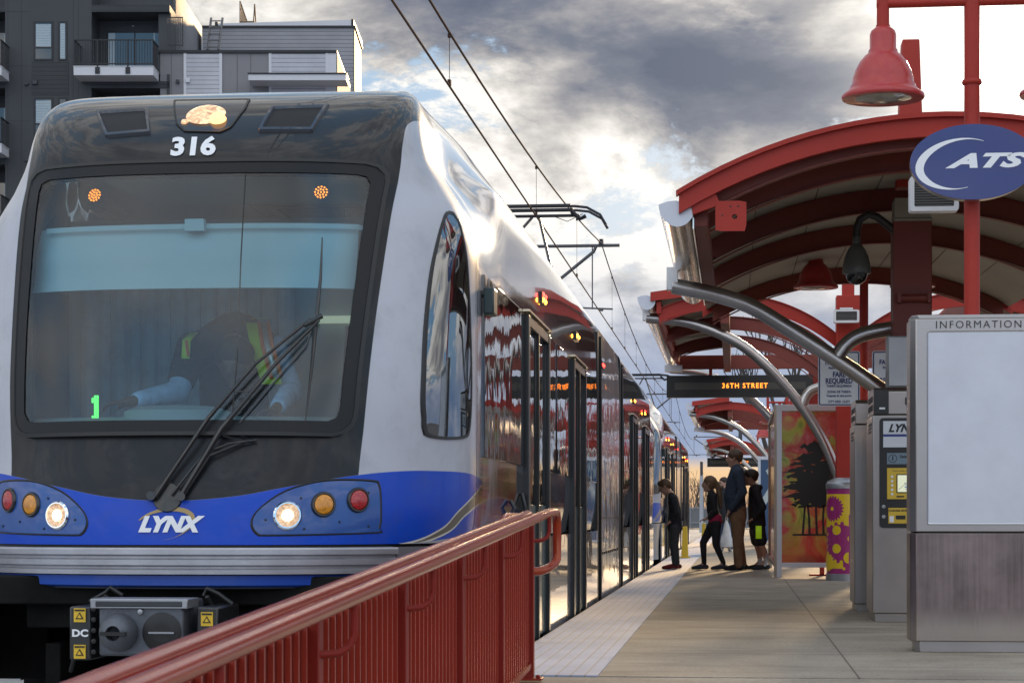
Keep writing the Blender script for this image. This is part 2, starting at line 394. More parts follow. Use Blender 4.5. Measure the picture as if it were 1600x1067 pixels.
SIDEY = (1.9, 2.1, 2.3, 2.5, 2.7, 2.9, 3.1, 3.4, 4.5, 6, 8, 10, MODA)
def smooth_closed(P_, n):
    out = []; N = len(P_)
    for i in range(N):
        p0, p1, p2, p3 = [Vector((*P_[(i+k-1) % N], 0)) for k in range(4)]
        for k in range(8):
            t = k/8; q = .5*((2*p1)+(p2-p0)*t+(2*p0-5*p1+4*p2-p3)*t*t+(3*p1-p0-3*p2+p3)*t**3); out.append((q.x, q.y))
    return resamp(out, n)
SW = [sidefind(*p) for p in ((659, 600), (661, 655), (670, 681), (722, 683), (732, 668), (735, 600), (732, 480), (725, 390), (716, 350), (705, 332), (693, 342), (677, 400), (664, 500))]
_c = (sum(p[0] for p in SW)/len(SW), sum(p[1] for p in SW)/len(SW))
SW_IN = [(_c[0]+(p[0]-_c[0])*.90, _c[1]+(p[1]-_c[1])*.94) for p in SW]
def cab_shell(name, parent):
    mb = MB(); zs = [.715+.0*i for i in range(0)]
    zs = [.715, .76, .82, .88, .94, 1.0, 1.08, 1.16, 1.24, 1.32]+[1.4+.1*i for i in range(11)]+[2.46, 2.52, 2.58, 2.64, 2.7, 2.75, 2.79, 2.82, 2.845, 2.865, 2.885, 2.91, 2.94, 2.97, 3.0, 3.03, 3.05, 3.07, 3.09, 3.11, 3.13, 3.15, 3.17, 3.185, 3.195, 3.2]
    NA = 88; uvs = []; rows = []
    for z in zs:
        y0 = cr(TY0, z); wn = cr(TWN, z); wf = cr(TW, z); w = wn; row = []
        wb = lambda y: wn+(wf-wn)*(lambda t: t*t*(3-2*t))(min(1, max(0, (y-YS)/1.3)))
        for y in SIDEY[::-1]: row.append((-wb(y), y, z)); uvs.append((-(ULEN+y-YS), z))
        for a in range(NA+1):
            ph = -pi/2+pi*a/NA; sg = 1 if ph >= 0 else -1
            n_ = nx(z); x = sg*w*abs(sin(ph))**(2/n_); y = YS-(YS-y0)*max(cos(ph), 0)**(2/n_); row.append((x, y, z))
        L = [0]
        for p, q in zip(row[len(SIDEY):], row[len(SIDEY)+1:]): L.append(L[-1]+(Vector(q)-Vector(p)).length)
        tot = L[-1]; uvs += [((l-tot/2)/(tot/2)*ULEN, z) for l in L]
        for y in SIDEY: row.append((wb(y), y, z)); uvs.append((ULEN+y-YS, z))
        rows.append(row)
    for t_ in (.8, .5, .2, .0):
        rows.append([(x*t_, YS-(YS-y)*t_ if y < YS else y, 3.20+.02*(1-t_)) for x, y, z in rows[len(zs)-1]]); uvs += [(u_, 3.20) for u_, _ in uvs[-len(rows[0]):]]
    nc = len(rows[0]); vs_ = [p for r in rows for p in r]; fs = []
    for i in range(len(rows)-1):
        for j in range(nc-1):
            q = [rows[i][j], rows[i][j+1], rows[i+1][j+1], rows[i+1][j]]
            mx = max(abs(p[0]) for p in q); lz = min(p[2] for p in q); hz = max(p[2] for p in q); ly = max(p[1] for p in q)
            if ly < 1.2 and mx < .80+.07*(lz-1.25) and lz > 1.27 and hz < 2.63: continue      # windscreen opening
            if ly < YS+.01 and mx > .9 and inpoly((sum(p[1] for p in q)/4, sum(p[2] for p in q)/4), SW_IN): continue   # side window opening
            fs.append((i*nc+j, i*nc+j+1, (i+1)*nc+j+1, (i+1)*nc+j))
    mb.add(vs_, fs); mb.uv = uvs
    o = mb.build(name, PAINT, parent, CORG, smooth=35); return o
WSG = glassm('windscreen_glass', (.62, .82, .86), .20, 0, 1.40, .065, .9)
SWG = glassm('cab_side_glass', (.35, .38, .38), .0, .08, 1.55, .33)
REDL = pbr('red_lens', (.42, .008, .010), .15, 0, .8, .3, 60, .5, 120); AMBL = pbr('amber_lens', (.68, .26, .006), .15, 0, .8, .3, 60, .5, 120)
REDG = emit('red_lamp_lit', (1.0, .03, .02), 9); AMBG = emit('amber_lamp_lit', (1.0, .38, .03), 9)
HEADL = emit('headlight_lit', (1.0, .66, .34), 5); TOPL = emit('top_headlight_lit', (1.0, .50, .18), 2.2)
LEDA = emit('led_amber', (1.0, .22, .015), 3.2); LEDG = emit('led_green', (.10, 1.0, .12), 2.5)
CLUST = pbr('cluster_blue', (.012, .075, .30), .35, 0, .5)
GOLD = pbr('logo_gold', (.42, .30, .12), .5); LOGOW = pbr('logo_white', (.85, .86, .88), .4)
BLUEP = pbr('valance_blue', (.006, .07, .42), .35, 0, .6)
INTER = pbr('cab_interior_grey', (.34, .41, .44), .7); BLIND = pbr('blind_fabric', (.46, .56, .60), .8)
DASH = pbr('dash_grey', (.30, .36, .38), .6); TEALG = pbr('curtain_teal', (.30, .42, .50), .8, 0, 0, .2, 4)

def lampglow(name, c0, c1, st, sc):
    m = bpy.data.materials.new(name); m.use_nodes = True; t = NT(m.node_tree); b = m.node_tree.nodes['Principled BSDF']
    n_ = t.noise(t.n('ShaderNodeTexCoord').outputs['Object'], sc, 4, .65, .8); b.inputs['Base Color'].default_value = (.4, .3, .2, 1); b.inputs['Roughness'].default_value = .1
    t.put(b.inputs['Emission Color'], t.ramp(n_, [(.34, c0), (.62, c1)])); t.put(b.inputs['Emission Strength'], t.m('MULTIPLY', t.ramp(n_, [(.34, .35), (.64, 1.0)]), st)); return m
def disc_on_front(mb, px, py, r, off, m=0, n=24, side=1, prof=None):
    x, z = front(px, py); x *= side
    e = .01; c = fp(x, z, off); tx = (fp(x+e, z)-fp(x-e, z)).normalized(); tz = (fp(x, z+e)-fp(x, z-e)).normalized(); nn = tx.cross(tz).normalized()
    prof = prof or [(r, 0), (r*.8, .01), (0, .014)]
    if nn.y > 0: nn = -nn
    vs_ = []; fs = []
    for rr, h in prof:
        for k in range(n): a = 2*pi*k/n; vs_.append(c+tx*rr*cos(a)+tz*rr*sin(a)+nn*h)
    for i in range(len(prof)-1):
        for k in range(n): fs.append((i*n+k, i*n+(k+1) % n, (i+1)*n+(k+1) % n, (i+1)*n+k))
    mb.add(vs_, fs, m)
def strip_front(mb, prof, xs, m=0):
    mb.grid([[fp(x, z, off) for x in xs] for off, z in prof], m)

def cab(root, lead=True):
    """the nose, its glass, lamps, wipers; car coordinates"""
    R_ = []
    sh = cab_shell('cab_shell', root); R_.append(sh)
    # windscreen and rubber frame
    tops = front(612, 262); xl, zb = front(585, 680)
    zb = 1.245; zt = 2.66
    def wl(inset, r):      # windscreen outline with the sides leaning out to the top
        L = rrect(-1, 1, zb+inset, zt-inset, r, 7); out = []
        L = rrect(-.85+inset, .85-inset, zb+inset, zt-inset, r, 7)
        return [(x*(1+.115*(z-zb)/(zt-zb)), z) for x, z in resamp(L, 120)]
    A = wl(-.006, .10); B = wl(.03, .08); C = wl(.075, .06)
    mb = MB(); ringpatch(mb, A, B, lambda x, z: fp(x, z, .014), 4); ringpatch(mb, A, [(x, z) for x, z in A], lambda x, z: fp(x, z, .014), 1)
    mb = MB(); mb.grid([[fp(x, z, .002) for x, z in A], [fp(x, z, .031) for x, z in A], [fp(x, z, .033) for x, z in wl(.012, .09)], [fp(x, z, .010) for x, z in wl(.02, .08)]], close=True)
    w = MB(); fillpatch(w, wl(.012, .08), lambda x, z: fp(x, z, .022), 24); ws = w.build('windscreen', WSG, root, CORG, smooth=60)
    mb.build('windscreen_rubber', BLACK, ws, CORG, smooth=60)
    mb = MB(); ringpatch(mb, wl(.0, .08), wl(.07, .05), lambda x, z: fp(x, z, .027), 6)
    mb.build('windscreen_border', pbr('glass_border_black', (.012, .013, .015), .35, 0, 0, spec=.25), ws, CORG, smooth=60)
    mb = MB(); a = front(386, 252); b = front(372, 560); c = front(362, 676)
    mb.tube([fp(*q, .022) for q in (a, ((a[0]+b[0])/2, (a[1]+b[1])/2), b, c)], .0035, 6); mb.build('screen_seam', BLACK, ws, CORG)
    # side windows
    poly = SW
    for sd_ in (1, -1):
        L = smooth_closed(poly, 72); g = MB(); fillpatch(g, L, lambda y, z: sp(y, z, .006, sd_), 10)
        so2 = g.build('side_window', SWG, root, CORG, smooth=60)
        g = MB(); cy_ = sum(p[0] for p in L)/72; cz_ = sum(p[1] for p in L)/72
        Lo = [(cy_+(p[0]-cy_)*1.035, cz_+(p[1]-cz_)*1.012) for p in L]
        Li = [(cy_+(p[0]-cy_)*.95, cz_+(p[1]-cz_)*.985) for p in L]
        g.grid([[sp(y, z, .001, sd_) for y, z in Lo], [sp(y, z, .010, sd_) for y, z in Lo], [sp(y, z, .010, sd_) for y, z in L], [sp(y, z, .008, sd_) for y, z in Li]], close=True)
        g.build('window_rubber', BLACK, so2, CORG, smooth=60)
    for sd_ in (1, -1):
        mb = MB(); mb.grid([[sp(1.60+w_, z, .002, sd_) for w_ in (-.006, .006)] for z in [.72+.1*i for i in range(22)]]); mb.build('cab_seam', BLACK, root, CORG)
    # bumper, gap, valance
    xb = [-1.03+2.06*i/44 for i in range(45)]
    xs = [-1.16+2.32*i/48 for i in range(49)]
    mb = MB(); strip_front(mb, [(-.02, .716), (-.02, .70)], xs); strip_front(mb, [(-.03, .72), (-.03, .50)], xs); mb.build('bumper_gap', BLACK, root, CORG)
    mb = MB(); strip_front(mb, [(-.02, .702), (.035, .70), (.04, .692), (.04, .668), (.018, .66), (.018, .65), (.036, .643), (.036, .618), (.016, .61), (.016, .602), (.036, .595), (.036, .575), (-.02, .572)], xb)
    mb.build('bumper', pbr('bumper_grey', (.42, .42, .45), .38, .5, 0, .15, 5, .1, 40), root, CORG, smooth=30)
    mb = MB(); strip_front(mb, [(-.02, .57), (.004, .568), (.004, .52), (-.03, .505)], xs); mb.build('valance', BLUEP, root, CORG, smooth=30)
    for sd_ in (1, -1):
        mb = MB(); y_0 = fy(1.035, .62); q = [y_0+(1.95-y_0)*i/26 for i in range(27)]
        mb.grid([[sp(y, z, .010, sd_) for y in q] for z in (.02, .3, .55, .700)]); mb.build('corner_panel', pbr('corner_grey', (.34, .35, .38), .3, .5, .3), root, CORG)
    # headlight clusters
    cl = [(393, 815), (405, 795), (440, 770), (480, 756), (520, 750), (578, 751), (592, 758), (595, 800), (592, 826), (582, 832), (420, 836), (400, 832)]
    pts = [front(*p) for p in cl]
    def smoothloop(P_, n):
        out = []; N = len(P_)
        for i in range(N):
            p0, p1, p2, p3 = [Vector((*P_[(i+k-1) % N], 0)) for k in range(4)]
            for k in range(8):
                t = k/8; q = .5*((2*p1)+(p2-p0)*t+(2*p0-5*p1+4*p2-p3)*t*t+(3*p1-p0-3*p2+p3)*t**3); out.append((q.x, q.y))
        return resamp(out, n)
    for sd_ in (1, -1):
        L = [(x*sd_, z) for x, z in smoothloop(pts, 72)]; cx_ = sum(p[0] for p in L)/72; cz_ = sum(p[1] for p in L)/72
        sc = lambda k: [(cx_+(p[0]-cx_)*k, cz_+(p[1]-cz_)*(1-(1-k)*2.2)) for p in L]
        mb = MB(); mb.grid([[fp(x, z, .001) for x, z in sc(1.02)], [fp(x, z, .005) for x, z in sc(1.0)], [fp(x, z, .001) for x, z in sc(.985)]], close=True, m=1)
        fillpatch(mb, sc(.985), lambda x, z: fp(x, z, .003), 6)
        hc = mb.build('headlight_panel', [CLUST, BLACK], root, CORG, smooth=50)
        for nm, (px_, py_), r, lens in (('headlight', (449, 805), .058, HEADL), ('turn_signal', (505, 788), .052, AMBL), ('tail_light', (559, 781), .052, REDL)):
            mb = MB(); disc_on_front(mb, px_, py_, r, .004, 0, 28, sd_, [(r*1.22, -.006), (r*1.22, .004), (r*1.1, .012), (r, .012), (r*.97, .002)])
            bz = mb.build(nm, [BLKPL if nm != 'headlight' else pbr('chrome', (.8, .8, .8), .08, 1)], hc, CORG)
            mb = MB()
            if nm == 'headlight':
                disc_on_front(mb, px_, py_, r, .006, 0, 28, sd_, [(r, .002), (r*.7, -.001), (r*.45, .0)])
                disc_on_front(mb, px_, py_, r, .006, 1, 20, sd_, [(r*.5, .002), (r*.3, .016), (0, .020)])
                mb.build('lens', [lampglow('headlight_bowl', (.45, .20, .10), (1.0, .70, .45), .6, 60), HEADL], bz, CORG)
            else:
                disc_on_front(mb, px_, py_, r, .005, 0, 28, sd_, [(r*.98, .0), (r*.9, .010), (r*.6, .015), (0, .017)])
                mb.build('lens', lens, bz, CORG)
        mb = MB()
        for p in ((415, 812), (470, 778), (475, 826), (530, 815), (575, 770), (575, 822)):
            disc_on_front(mb, *p, .006, .004, 0, 8, sd_, [(.006, 0), (.005, .004), (0, .005)])
        mb.build('screw', BLACK, hc, CORG)
    # roof headlight bay and the two vents
    def quad_loop(P_, n=60): return resamp([front(*p) for p in P_], n)
    bay = [(279, 154), (300, 205), (352, 205), (372, 190), (392, 150)]
    L = quad_loop([(272, 158), (275, 195), (288, 207), (345, 208), (362, 200), (385, 170), (392, 156)]); mb = MB()
    cx_ = sum(p[0] for p in L)/60; cz_ = sum(p[1] for p in L)/60
    mb.grid([[fp(x, z, .001) for x, z in L], [fp(x, z, .007) for x, z in L], [fp(cx_+(x-cx_)*.94, cz_+(z-cz_)*.94, .005) for x, z in L]], close=True, m=1)
    fillpatch(mb, L, lambda x, z: fp(x, z, .004), 6)
    tb = mb.build('roof_headlight_bay', [pbr('bay_smoked_glass', (.03, .032, .04), .2, 0, .3), BLACK], root, CORG, smooth=50)
    mb = MB(); disc_on_front(mb, 322, 181, .09, .006, 0, 32, 1, [(.105, .0), (.09, .010), (.06, .014), (0, .016)])
    disc_on_front(mb, 341, 190, .045, .03, 1, 24, 1, [(.045, -.02), (.035, .004), (0, .008)]); disc_on_front(mb, 289, 193, .02, .006, 0, 16, 1)
    mb.build('roof_headlight', [lampglow('roof_lamp_glow', (.75, .25, .07), (1.0, .72, .42), .95, 26), TOPL], tb, CORG)
    for P_ in ([(152, 176), (232, 170), (235, 209), (166, 215)], [(426, 168), (514, 165), (488, 206), (404, 206)]):
        L = resamp([front(*p) for p in P_], 64); cx_ = sum(p[0] for p in L)/64; cz_ = sum(p[1] for p in L)/64
        S = lambda k: [(cx_+(x-cx_)*k, cz_+(z-cz_)*(1-(1-k)*1.6)) for x, z in L]
        mb = MB(); mb.grid([[fp(x, z, .0) for x, z in S(1.04)], [fp(x, z, .016) for x, z in S(1.0)], [fp(x, z, .016) for x, z in S(.90)], [fp(x, z, .004) for x, z in S(.86)]], close=True)
        fillpatch(mb, S(.86), lambda x, z: fp(x, z, .004), 4, 1)
        mb.build('roof_vent', [pbr('vent_frame', (.03, .035, .05), .25, 0, .6), pbr('vent_dark', (.004, .004, .005), .5)], root, CORG, smooth=40)
    # writing
    if lead:
        cx_, cz_ = front(303, 231); mb = MB()
        mbtext(mb, '316', .142, lambda x, z: fp(cx_+x, cz_+z, .006), bold=.006, sx=1.12, shear=-.08); mb.build('fleet_number', LOGOW, root, CORG, smooth=0)
    cx_, cz_ = front(262, 820); mb = MB()
    mbtext(mb, 'LYNX', .098, lambda x, z: fp(cx_+x, cz_+z, .008), bold=.006, sx=1.12, shear=.35)
    def swoosh(mb, s=1.0, m=0, fn=None, ox=0, oz=0):
        out = []; N = 40
        for i in range(N+1):
            a = radians(150-240*i/N); rx, rz = .150*s, .078*s; w_ = .024*s*sin(pi*min(1, .15+i/N*.9))**1.2+.001
            ex = rx*cos(a); ez = rz*sin(a)+ex*.16
            out.append([fn(ox+ex*(1-w_/.10/s*.6), oz+ez*(1-w_/.05/s*.5)), fn(ox+ex, oz+ez)])
        mb.grid(out, m)
    swoosh(mb, 1.0, 1, lambda x, z: fp(cx_+x, cz_+z, .005), -.015, .005)
    mb.build('operator_logo', [LOGOW, GOLD], root, CORG, smooth=0)
    # wipers
    wp = lambda px_, py_, o: fp(*front(px_, py_), o)
    mb = MB(); mb.tube([wp(245, 778, .03), wp(330, 660, .07), wp(400, 580, .09), wp(484, 508, .08)], [.012, .011, .008, .007], 8)
    mb.tube([wp(284, 778, .03), wp(350, 676, .07), wp(430, 580, .09), wp(496, 510, .08)], [.015, .014, .009, .008], 8)
    mb.tube([wp(235, 776, .0), wp(240, 777, .05)], .022, 12); mb.tube([wp(283, 777, .0), wp(286, 778, .05)], .022, 12)
    mb.tube([wp(372, 620, .085), wp(392, 620, .085)], .004, 6); mb.tube([wp(474, 518, .08), wp(500, 503, .08)], .014, 8)
    mb.tube([wp(270, 775, .03), wp(322, 712, .04), wp(360, 697, .04), wp(402, 690, .03), wp(378, 685, .03)], .006, 8)
    mb.tube([wp(290, 775, .03), wp(330, 716, .04), wp(385, 692, .03), wp(350, 684, .03)], .006, 8)
    wi = mb.build('wiper_arm', BLKPL, root, CORG)
    mb = MB(); mb.tube([wp(503, 376, .03), wp(500, 440, .035), wp(493, 505, .05), wp(486, 580, .03), wp(476, 660, .025)], [.003, .008, .011, .008, .003], 8)
    mb.tube([wp(488, 512, .05), wp(478, 545, .04), wp(430, 600, .04), wp(376, 664, .03)], .0045, 6); mb.build('wiper_blade', BLKPL, wi, CORG)
    mb = MB(); disc_on_front(mb, 262, 777, .06, -.002, 0, 24, 1, [(.075, 0), (.07, .012), (0, .016)]); mb.build('wiper_boss', BLKPL, root, CORG)
    # cab interior
    mb = MB(); mb.box(-1.2, 1.2, 2.35, 2.4, .75, 2.6); mb.box(-.7, .7, 1.35, 2.35, 2.68, 2.70); mb.box(-1.1, 1.1, .9, 2.35, .76, .80)
    it = mb.build('cab_interior', INTER, root, CORG)
    mb = MB(); x0, z0 = -.86, 1.235
    mb.grid([[(x, max(fy(x, 1.27)+.03, .2)+t_, 1.30+.05*min(t_*8, 1)) for x in xs[6:-6]] for t_ in (0, .05, .2, .45, .6)]); mb.add([], [])
    mb.lathe([(.28, -.02), (.27, .04), (.2, .065), (0, .07)], (-.08, .62, 1.34), 32)
    mb.build('dashboard', DASH, it, CORG)
    mb = MB(); rows = []
    for i in range(9): z = 2.0+.34*i/8; rows.append([(x, fy(x, z)+.10+.012*sin(i), z) for x in xs[6:-6]])
    mb.grid(rows); mb.grid([[(x, fy(x, 2.33)+.07, z) for x in xs[7:-7]] for z in (2.315, 2.34)]); mb.box(-.05, .05, fy(0, 2.33)+.03, fy(0, 2.33)+.07, 2.30, 2.36); mb.build('sun_blind', BLIND, it, CORG, smooth=60)
    mb = MB()
    for k in range(14): x = -1.05+.09*k; mb.tube([(x, 2.25+.03*(k % 2), 1.3), (x, 2.25+.03*(k % 2), 2.5)], .05, 8)
    mb.build('curtain', TEALG, it, CORG)
    mb = MB(); mb.box(.28, .62, 2.30, 2.34, 1.98, 2.02); mb.box(.5, .8, 2.30, 2.34, 1.90, 1.94); mb.build('saloon_lamp', emit('saloon_lamp', (.8, .85, .6), .3), it, CORG)
    if lead:
        for px_, py_ in ((145, 302), (502, 297)):
            x, z = front(px_, py_); mb = MB()
            for r, n in ((.030, 12), (.016, 7), (0, 1)):
                for k in range(n): a = 2*pi*k/n; c = fp(x+r*cos(a), z+r*sin(a), -.02); mb.lathe([(.0045, -.002), (.0045, .002)], c, 8, axis='y')
            mb.build('marker_lamp', LEDA, root, CORG, smooth=0)
        x, z = front(143, 635); mb = MB(); pat = ['...#', '..##', '.###', '...#', '...#', '...#', '...#', '...#', '...#']
        pat = ['..##', '.###', '.###', '..##', '..##', '..##', '..##', '..##', '.###']
        for r_, row in enumerate(pat):
            for c_, ch in enumerate(row):
                if ch == '#':
                    for q in (0, 1): mb.box(x-.022+c_*.012, x-.022+c_*.012+.009, fy(x, z)+.035, fy(x, z)+.04, z+.052-r_*.0125-q*.006, z+.052-r_*.0125-q*.006+.004)
        mb.build('run_number', LEDG, root, CORG, smooth=0)
    # coupler and electric heads
    COR2 = CORG+Vector((0, -.45, .027))
    cm = pbr('coupler_grey', (.11, .12, .14), .45, .4, 0, .2, 8, .2, 60)
    mb = MB(); mb.box(-.20, .20, -.78, -.40, .235, .49); mb.box(-.1, .1, -.42, 1.2, .28, .44)
    cp = mb.build('coupler', cm, root, COR2, bevel=.012)
    mb = MB(); mb.box(-.235, .225, -.80, -.60, .455, .50); mb.box(-.21, .20, -.804, -.79, .463, .489, 1); mb.build('coupler_cover', [GREYM, DKGREY], cp, COR2, bevel=.004)
    mb = MB(); mb.lathe([(.088, 0), (.085, -.05), (.06, -.10), (.035, -.115), (.03, -.06), (0, -.05)], (-.10, -.78, .345), 28, axis='y')
    mb.box(-.16, -.04, -.90, -.86, .335, .352, 1); mb.build('coupler_cone', [cm, BLACK], cp, COR2)
    mb = MB(); mb.lathe([(.092, -.004), (.085, -.008), (.0, .0)], (.10, -.782, .345), 28, axis='y'); mb.build('coupler_socket', BLACK, cp, COR2)
    mb = MB(); mb.box(.04, .16, -.80, -.785, .34, .348); mb.build('socket_bar', GREYM, cp, COR2)
    mb = MB(); mb.lathe([(.014, 0), (.012, -.014), (0, -.016)], (0, -.782, .44), 12, axis='y'); mb.build('coupler_latch', GREYM, cp, COR2)
    for x0, x1 in ((-.36, -.255), (.245, .35)):
        mb = MB(); mb.box(x0, x1, -.72, -.30, .21, .46); eh = mb.build('electric_head', BLKPL, cp, COR2, bevel=.01)
        xm = (x0+x1)/2
        for zc_ in ((.42, .25) if x0 < 0 else (.405,)):
            mb = MB(); mb.box(xm-.028, xm+.028, -.728, -.722, zc_-.032, zc_+.032)
            mb.prism([(xm-.02, zc_-.018), (xm+.02, zc_-.018), (xm, zc_+.014)], -.731, -.729, 'y', 1); mb.prism([(xm-.011, zc_-.013), (xm+.011, zc_-.013), (xm, zc_+.005)], -.7335, -.7315, 'y', 0)
            mb.box(xm-.024, xm+.024, -.731, -.729, zc_+.019, zc_+.027, 1); mb.build('warning_sticker', [YEL, BLACK], eh, COR2, smooth=0)
        if x0 < 0:
            mb = MB(); mbtext(mb, 'DC', .045, lambda x, z: (xm+x, -.724, .335+z), bold=.002, sx=1.2); mb.build('voltage_mark', LOGOW, eh, COR2, smooth=0)
    for k, (a, b_) in enumerate((((-.25, -.5, .5), (-.42, -.3, .2)), ((-.40, -.4, .44), (-.52, -.2, .12)), ((.24, -.5, .5), (.40, -.3, .22)), ((.2, -.4, .5), (.34, -.4, .46)), ((-.2, -.4, .5), (-.36, -.4, .47)))):
        a = Vector(a); b_ = Vector(b_); md_ = (a+b_)/2+Vector((0, 0, -.05 if k < 3 else .03)); mb = MB(); mb.tube([a, (a+md_)/2+Vector((-.02, 0, .03)), md_, b_], .011, 8); mb.build('cable', BLACK, cp, COR2)
    for k in range(5): mb = MB(); mb.lathe([(.012, 0), (.012, -.02), (0, -.022)], (-.238, -.72, .25+.05*k), 8, axis='y'); mb.build('bolt', BLACK, cp, COR2)
    # dark structure and front bogie under the cab
    mb = MB(); mb.box(-.78, .78, .35, 2.2, .3, .52); mb.box(-1.1, -.95, .1, .3, -.02, .42); mb.box(.95, 1.1, .1, .3, -.02, .42)
    for s_ in (-1, 1):
        mb.box(s_*.62, s_*.70, .4, 3.4, -.05, .22)
    mb.box(-1.15, 1.15, .25, 3.9, .42, .56); mb.box(-1.28, 1.28, 1.75, 1.85, -.18, .5); mb.box(-1.25, -.85, .9, 1.75, .0, .45); mb.box(.85, 1.2, .9, 1.75, .0, .45); mb.build('front_frame', UNDER, root, CORG, bevel=.01)
    mb = MB(); mb.box(-1.20, -1.10, .32, .36, -.08, .40)
    for k in range(4): mb.lathe([(.02, 0), (0, -.001)], (-1.15, .318, 0.02+.1*k), 12, axis='y', m=1)
    mb.build('step_bracket', [DKGREY, BLACK], root, CORG)
def wheels(root, yc):
    for dy_ in (-.9, .9):
        for s_ in (-1, 1):
            mb = MB(); x = s_*.74; mb.lathe([(.0, -.05), (.12, -.06), (.16, -.03), (.28, -.03), (.30, -.065), (.34, -.065), (.34, .03), (.365, .035), (.365, .06), (0, .06)], (x, yc+dy_, -.36+.34), 28, axis='x')
            mb.build('wheel', UNDER, root, CORG)
    mb = MB(); mb.box(-1.05, -.85, yc-1.25, yc+1.25, -.1, .14); mb.box(.85, 1.05, yc-1.25, yc+1.25, -.1, .14); mb.box(-.9, .9, yc-.25, yc+.25, -.12, .16); mb.build('bogie_frame', UNDER, root, CORG, bevel=.02)
LOWP = mirror_paint('lower_door_panel', (.17, .235, .235), .2, .25, .6, .25)
DOORB = pbr('door_black', (.010, .011, .011), .3, 0, .1)
CMOD = mirror_paint('centre_module_paint', (.60, .59, .57), .6, .28, .8, .5, 1.6)
def side_fit(root, y0, y1, items, flip=False):
    for sd_ in (1, -1):
        for kind, a, b in items:
            if flip: a, b = LEN-b, LEN-a
            x = 1.333*sd_
            X = lambda o: sd_*(1.333+o)
            if kind == 'win':
                mb = MB(); mb.box(X(-.02), X(.008), a, b, 1.18, 2.20); mb.build('window', SGLASS, root, CORG, bevel=.004)
            if kind == 'door':
                c = (a+b)/2
                fr = MB(); fr.box(X(-.02), X(.035), a, a+.10, -.02, 2.19); fr.box(X(-.02), X(.035), b-.10, b, -.02, 2.19); fr.box(X(-.02), X(.03), a+.1, b-.1, 2.12, 2.19)
                fo = fr.build('door_frame', DOORB, root, CORG, bevel=.006)
                for p, q in ((a+.10, c-.03), (c+.03, b-.10)):
                    mb = MB(); mb.box(X(-.02), X(.006), p, q, .0, .93, 1); mb.box(X(-.02), X(.009), p+.05, q-.05, .95, 2.08)
                    for e in (p, q-.05): mb.box(X(-.02), X(.012), e, e+.05, .93, 2.12, 2)
                    mb.build('door_leaf', [SGLASS, LOWP, DOORB], fo, CORG, bevel=.003)
                mb = MB(); mb.box(X(-.02), X(.028), c-.03, c+.03, -.02, 2.12); mb.build('door_seal', BLACK, fo, CORG)
                mb = MB(); mb.box(X(0), X(.045), a-.05, b+.05, 2.205, 2.22); mb.build('drip_rail', pbr('drip_rail', (.6, .5, .35), .25, .9), fo, CORG)
            if kind == 'post':
                mb = MB(); mb.box(X(-.02), X(.03), a, b, -.02, 2.2); mb.build('pillar', DOORB, root, CORG, bevel=.006)
            if kind == 'lower':
                mb = MB(); mb.box(X(-.02), X(.004), a, b, -.08, .70); mb.build('skirt_panel', SIDEP, root, CORG)
            if kind in ('ro', 'r', 'o'):
                ms = {'ro': ((.018, 0), (-.018, 1)), 'r': ((0, 0),), 'o': ((0, 1),)}[kind]; mb = MB()
                for dz_, mi in ms:
                    for dy_ in (-.09, .09): mb.lathe([(.017, 0), (.015, .012*sd_), (0, .016*sd_)], (X(.012), a+dy_, 2.43+dz_), 12, axis='x', m=mi)
                mb.box(X(-.01), X(.012), a-.13, a+.13, 2.39, 2.47, 2); mb.build('door_status_lamp', [REDG, AMBG, BLACK], root, CORG)
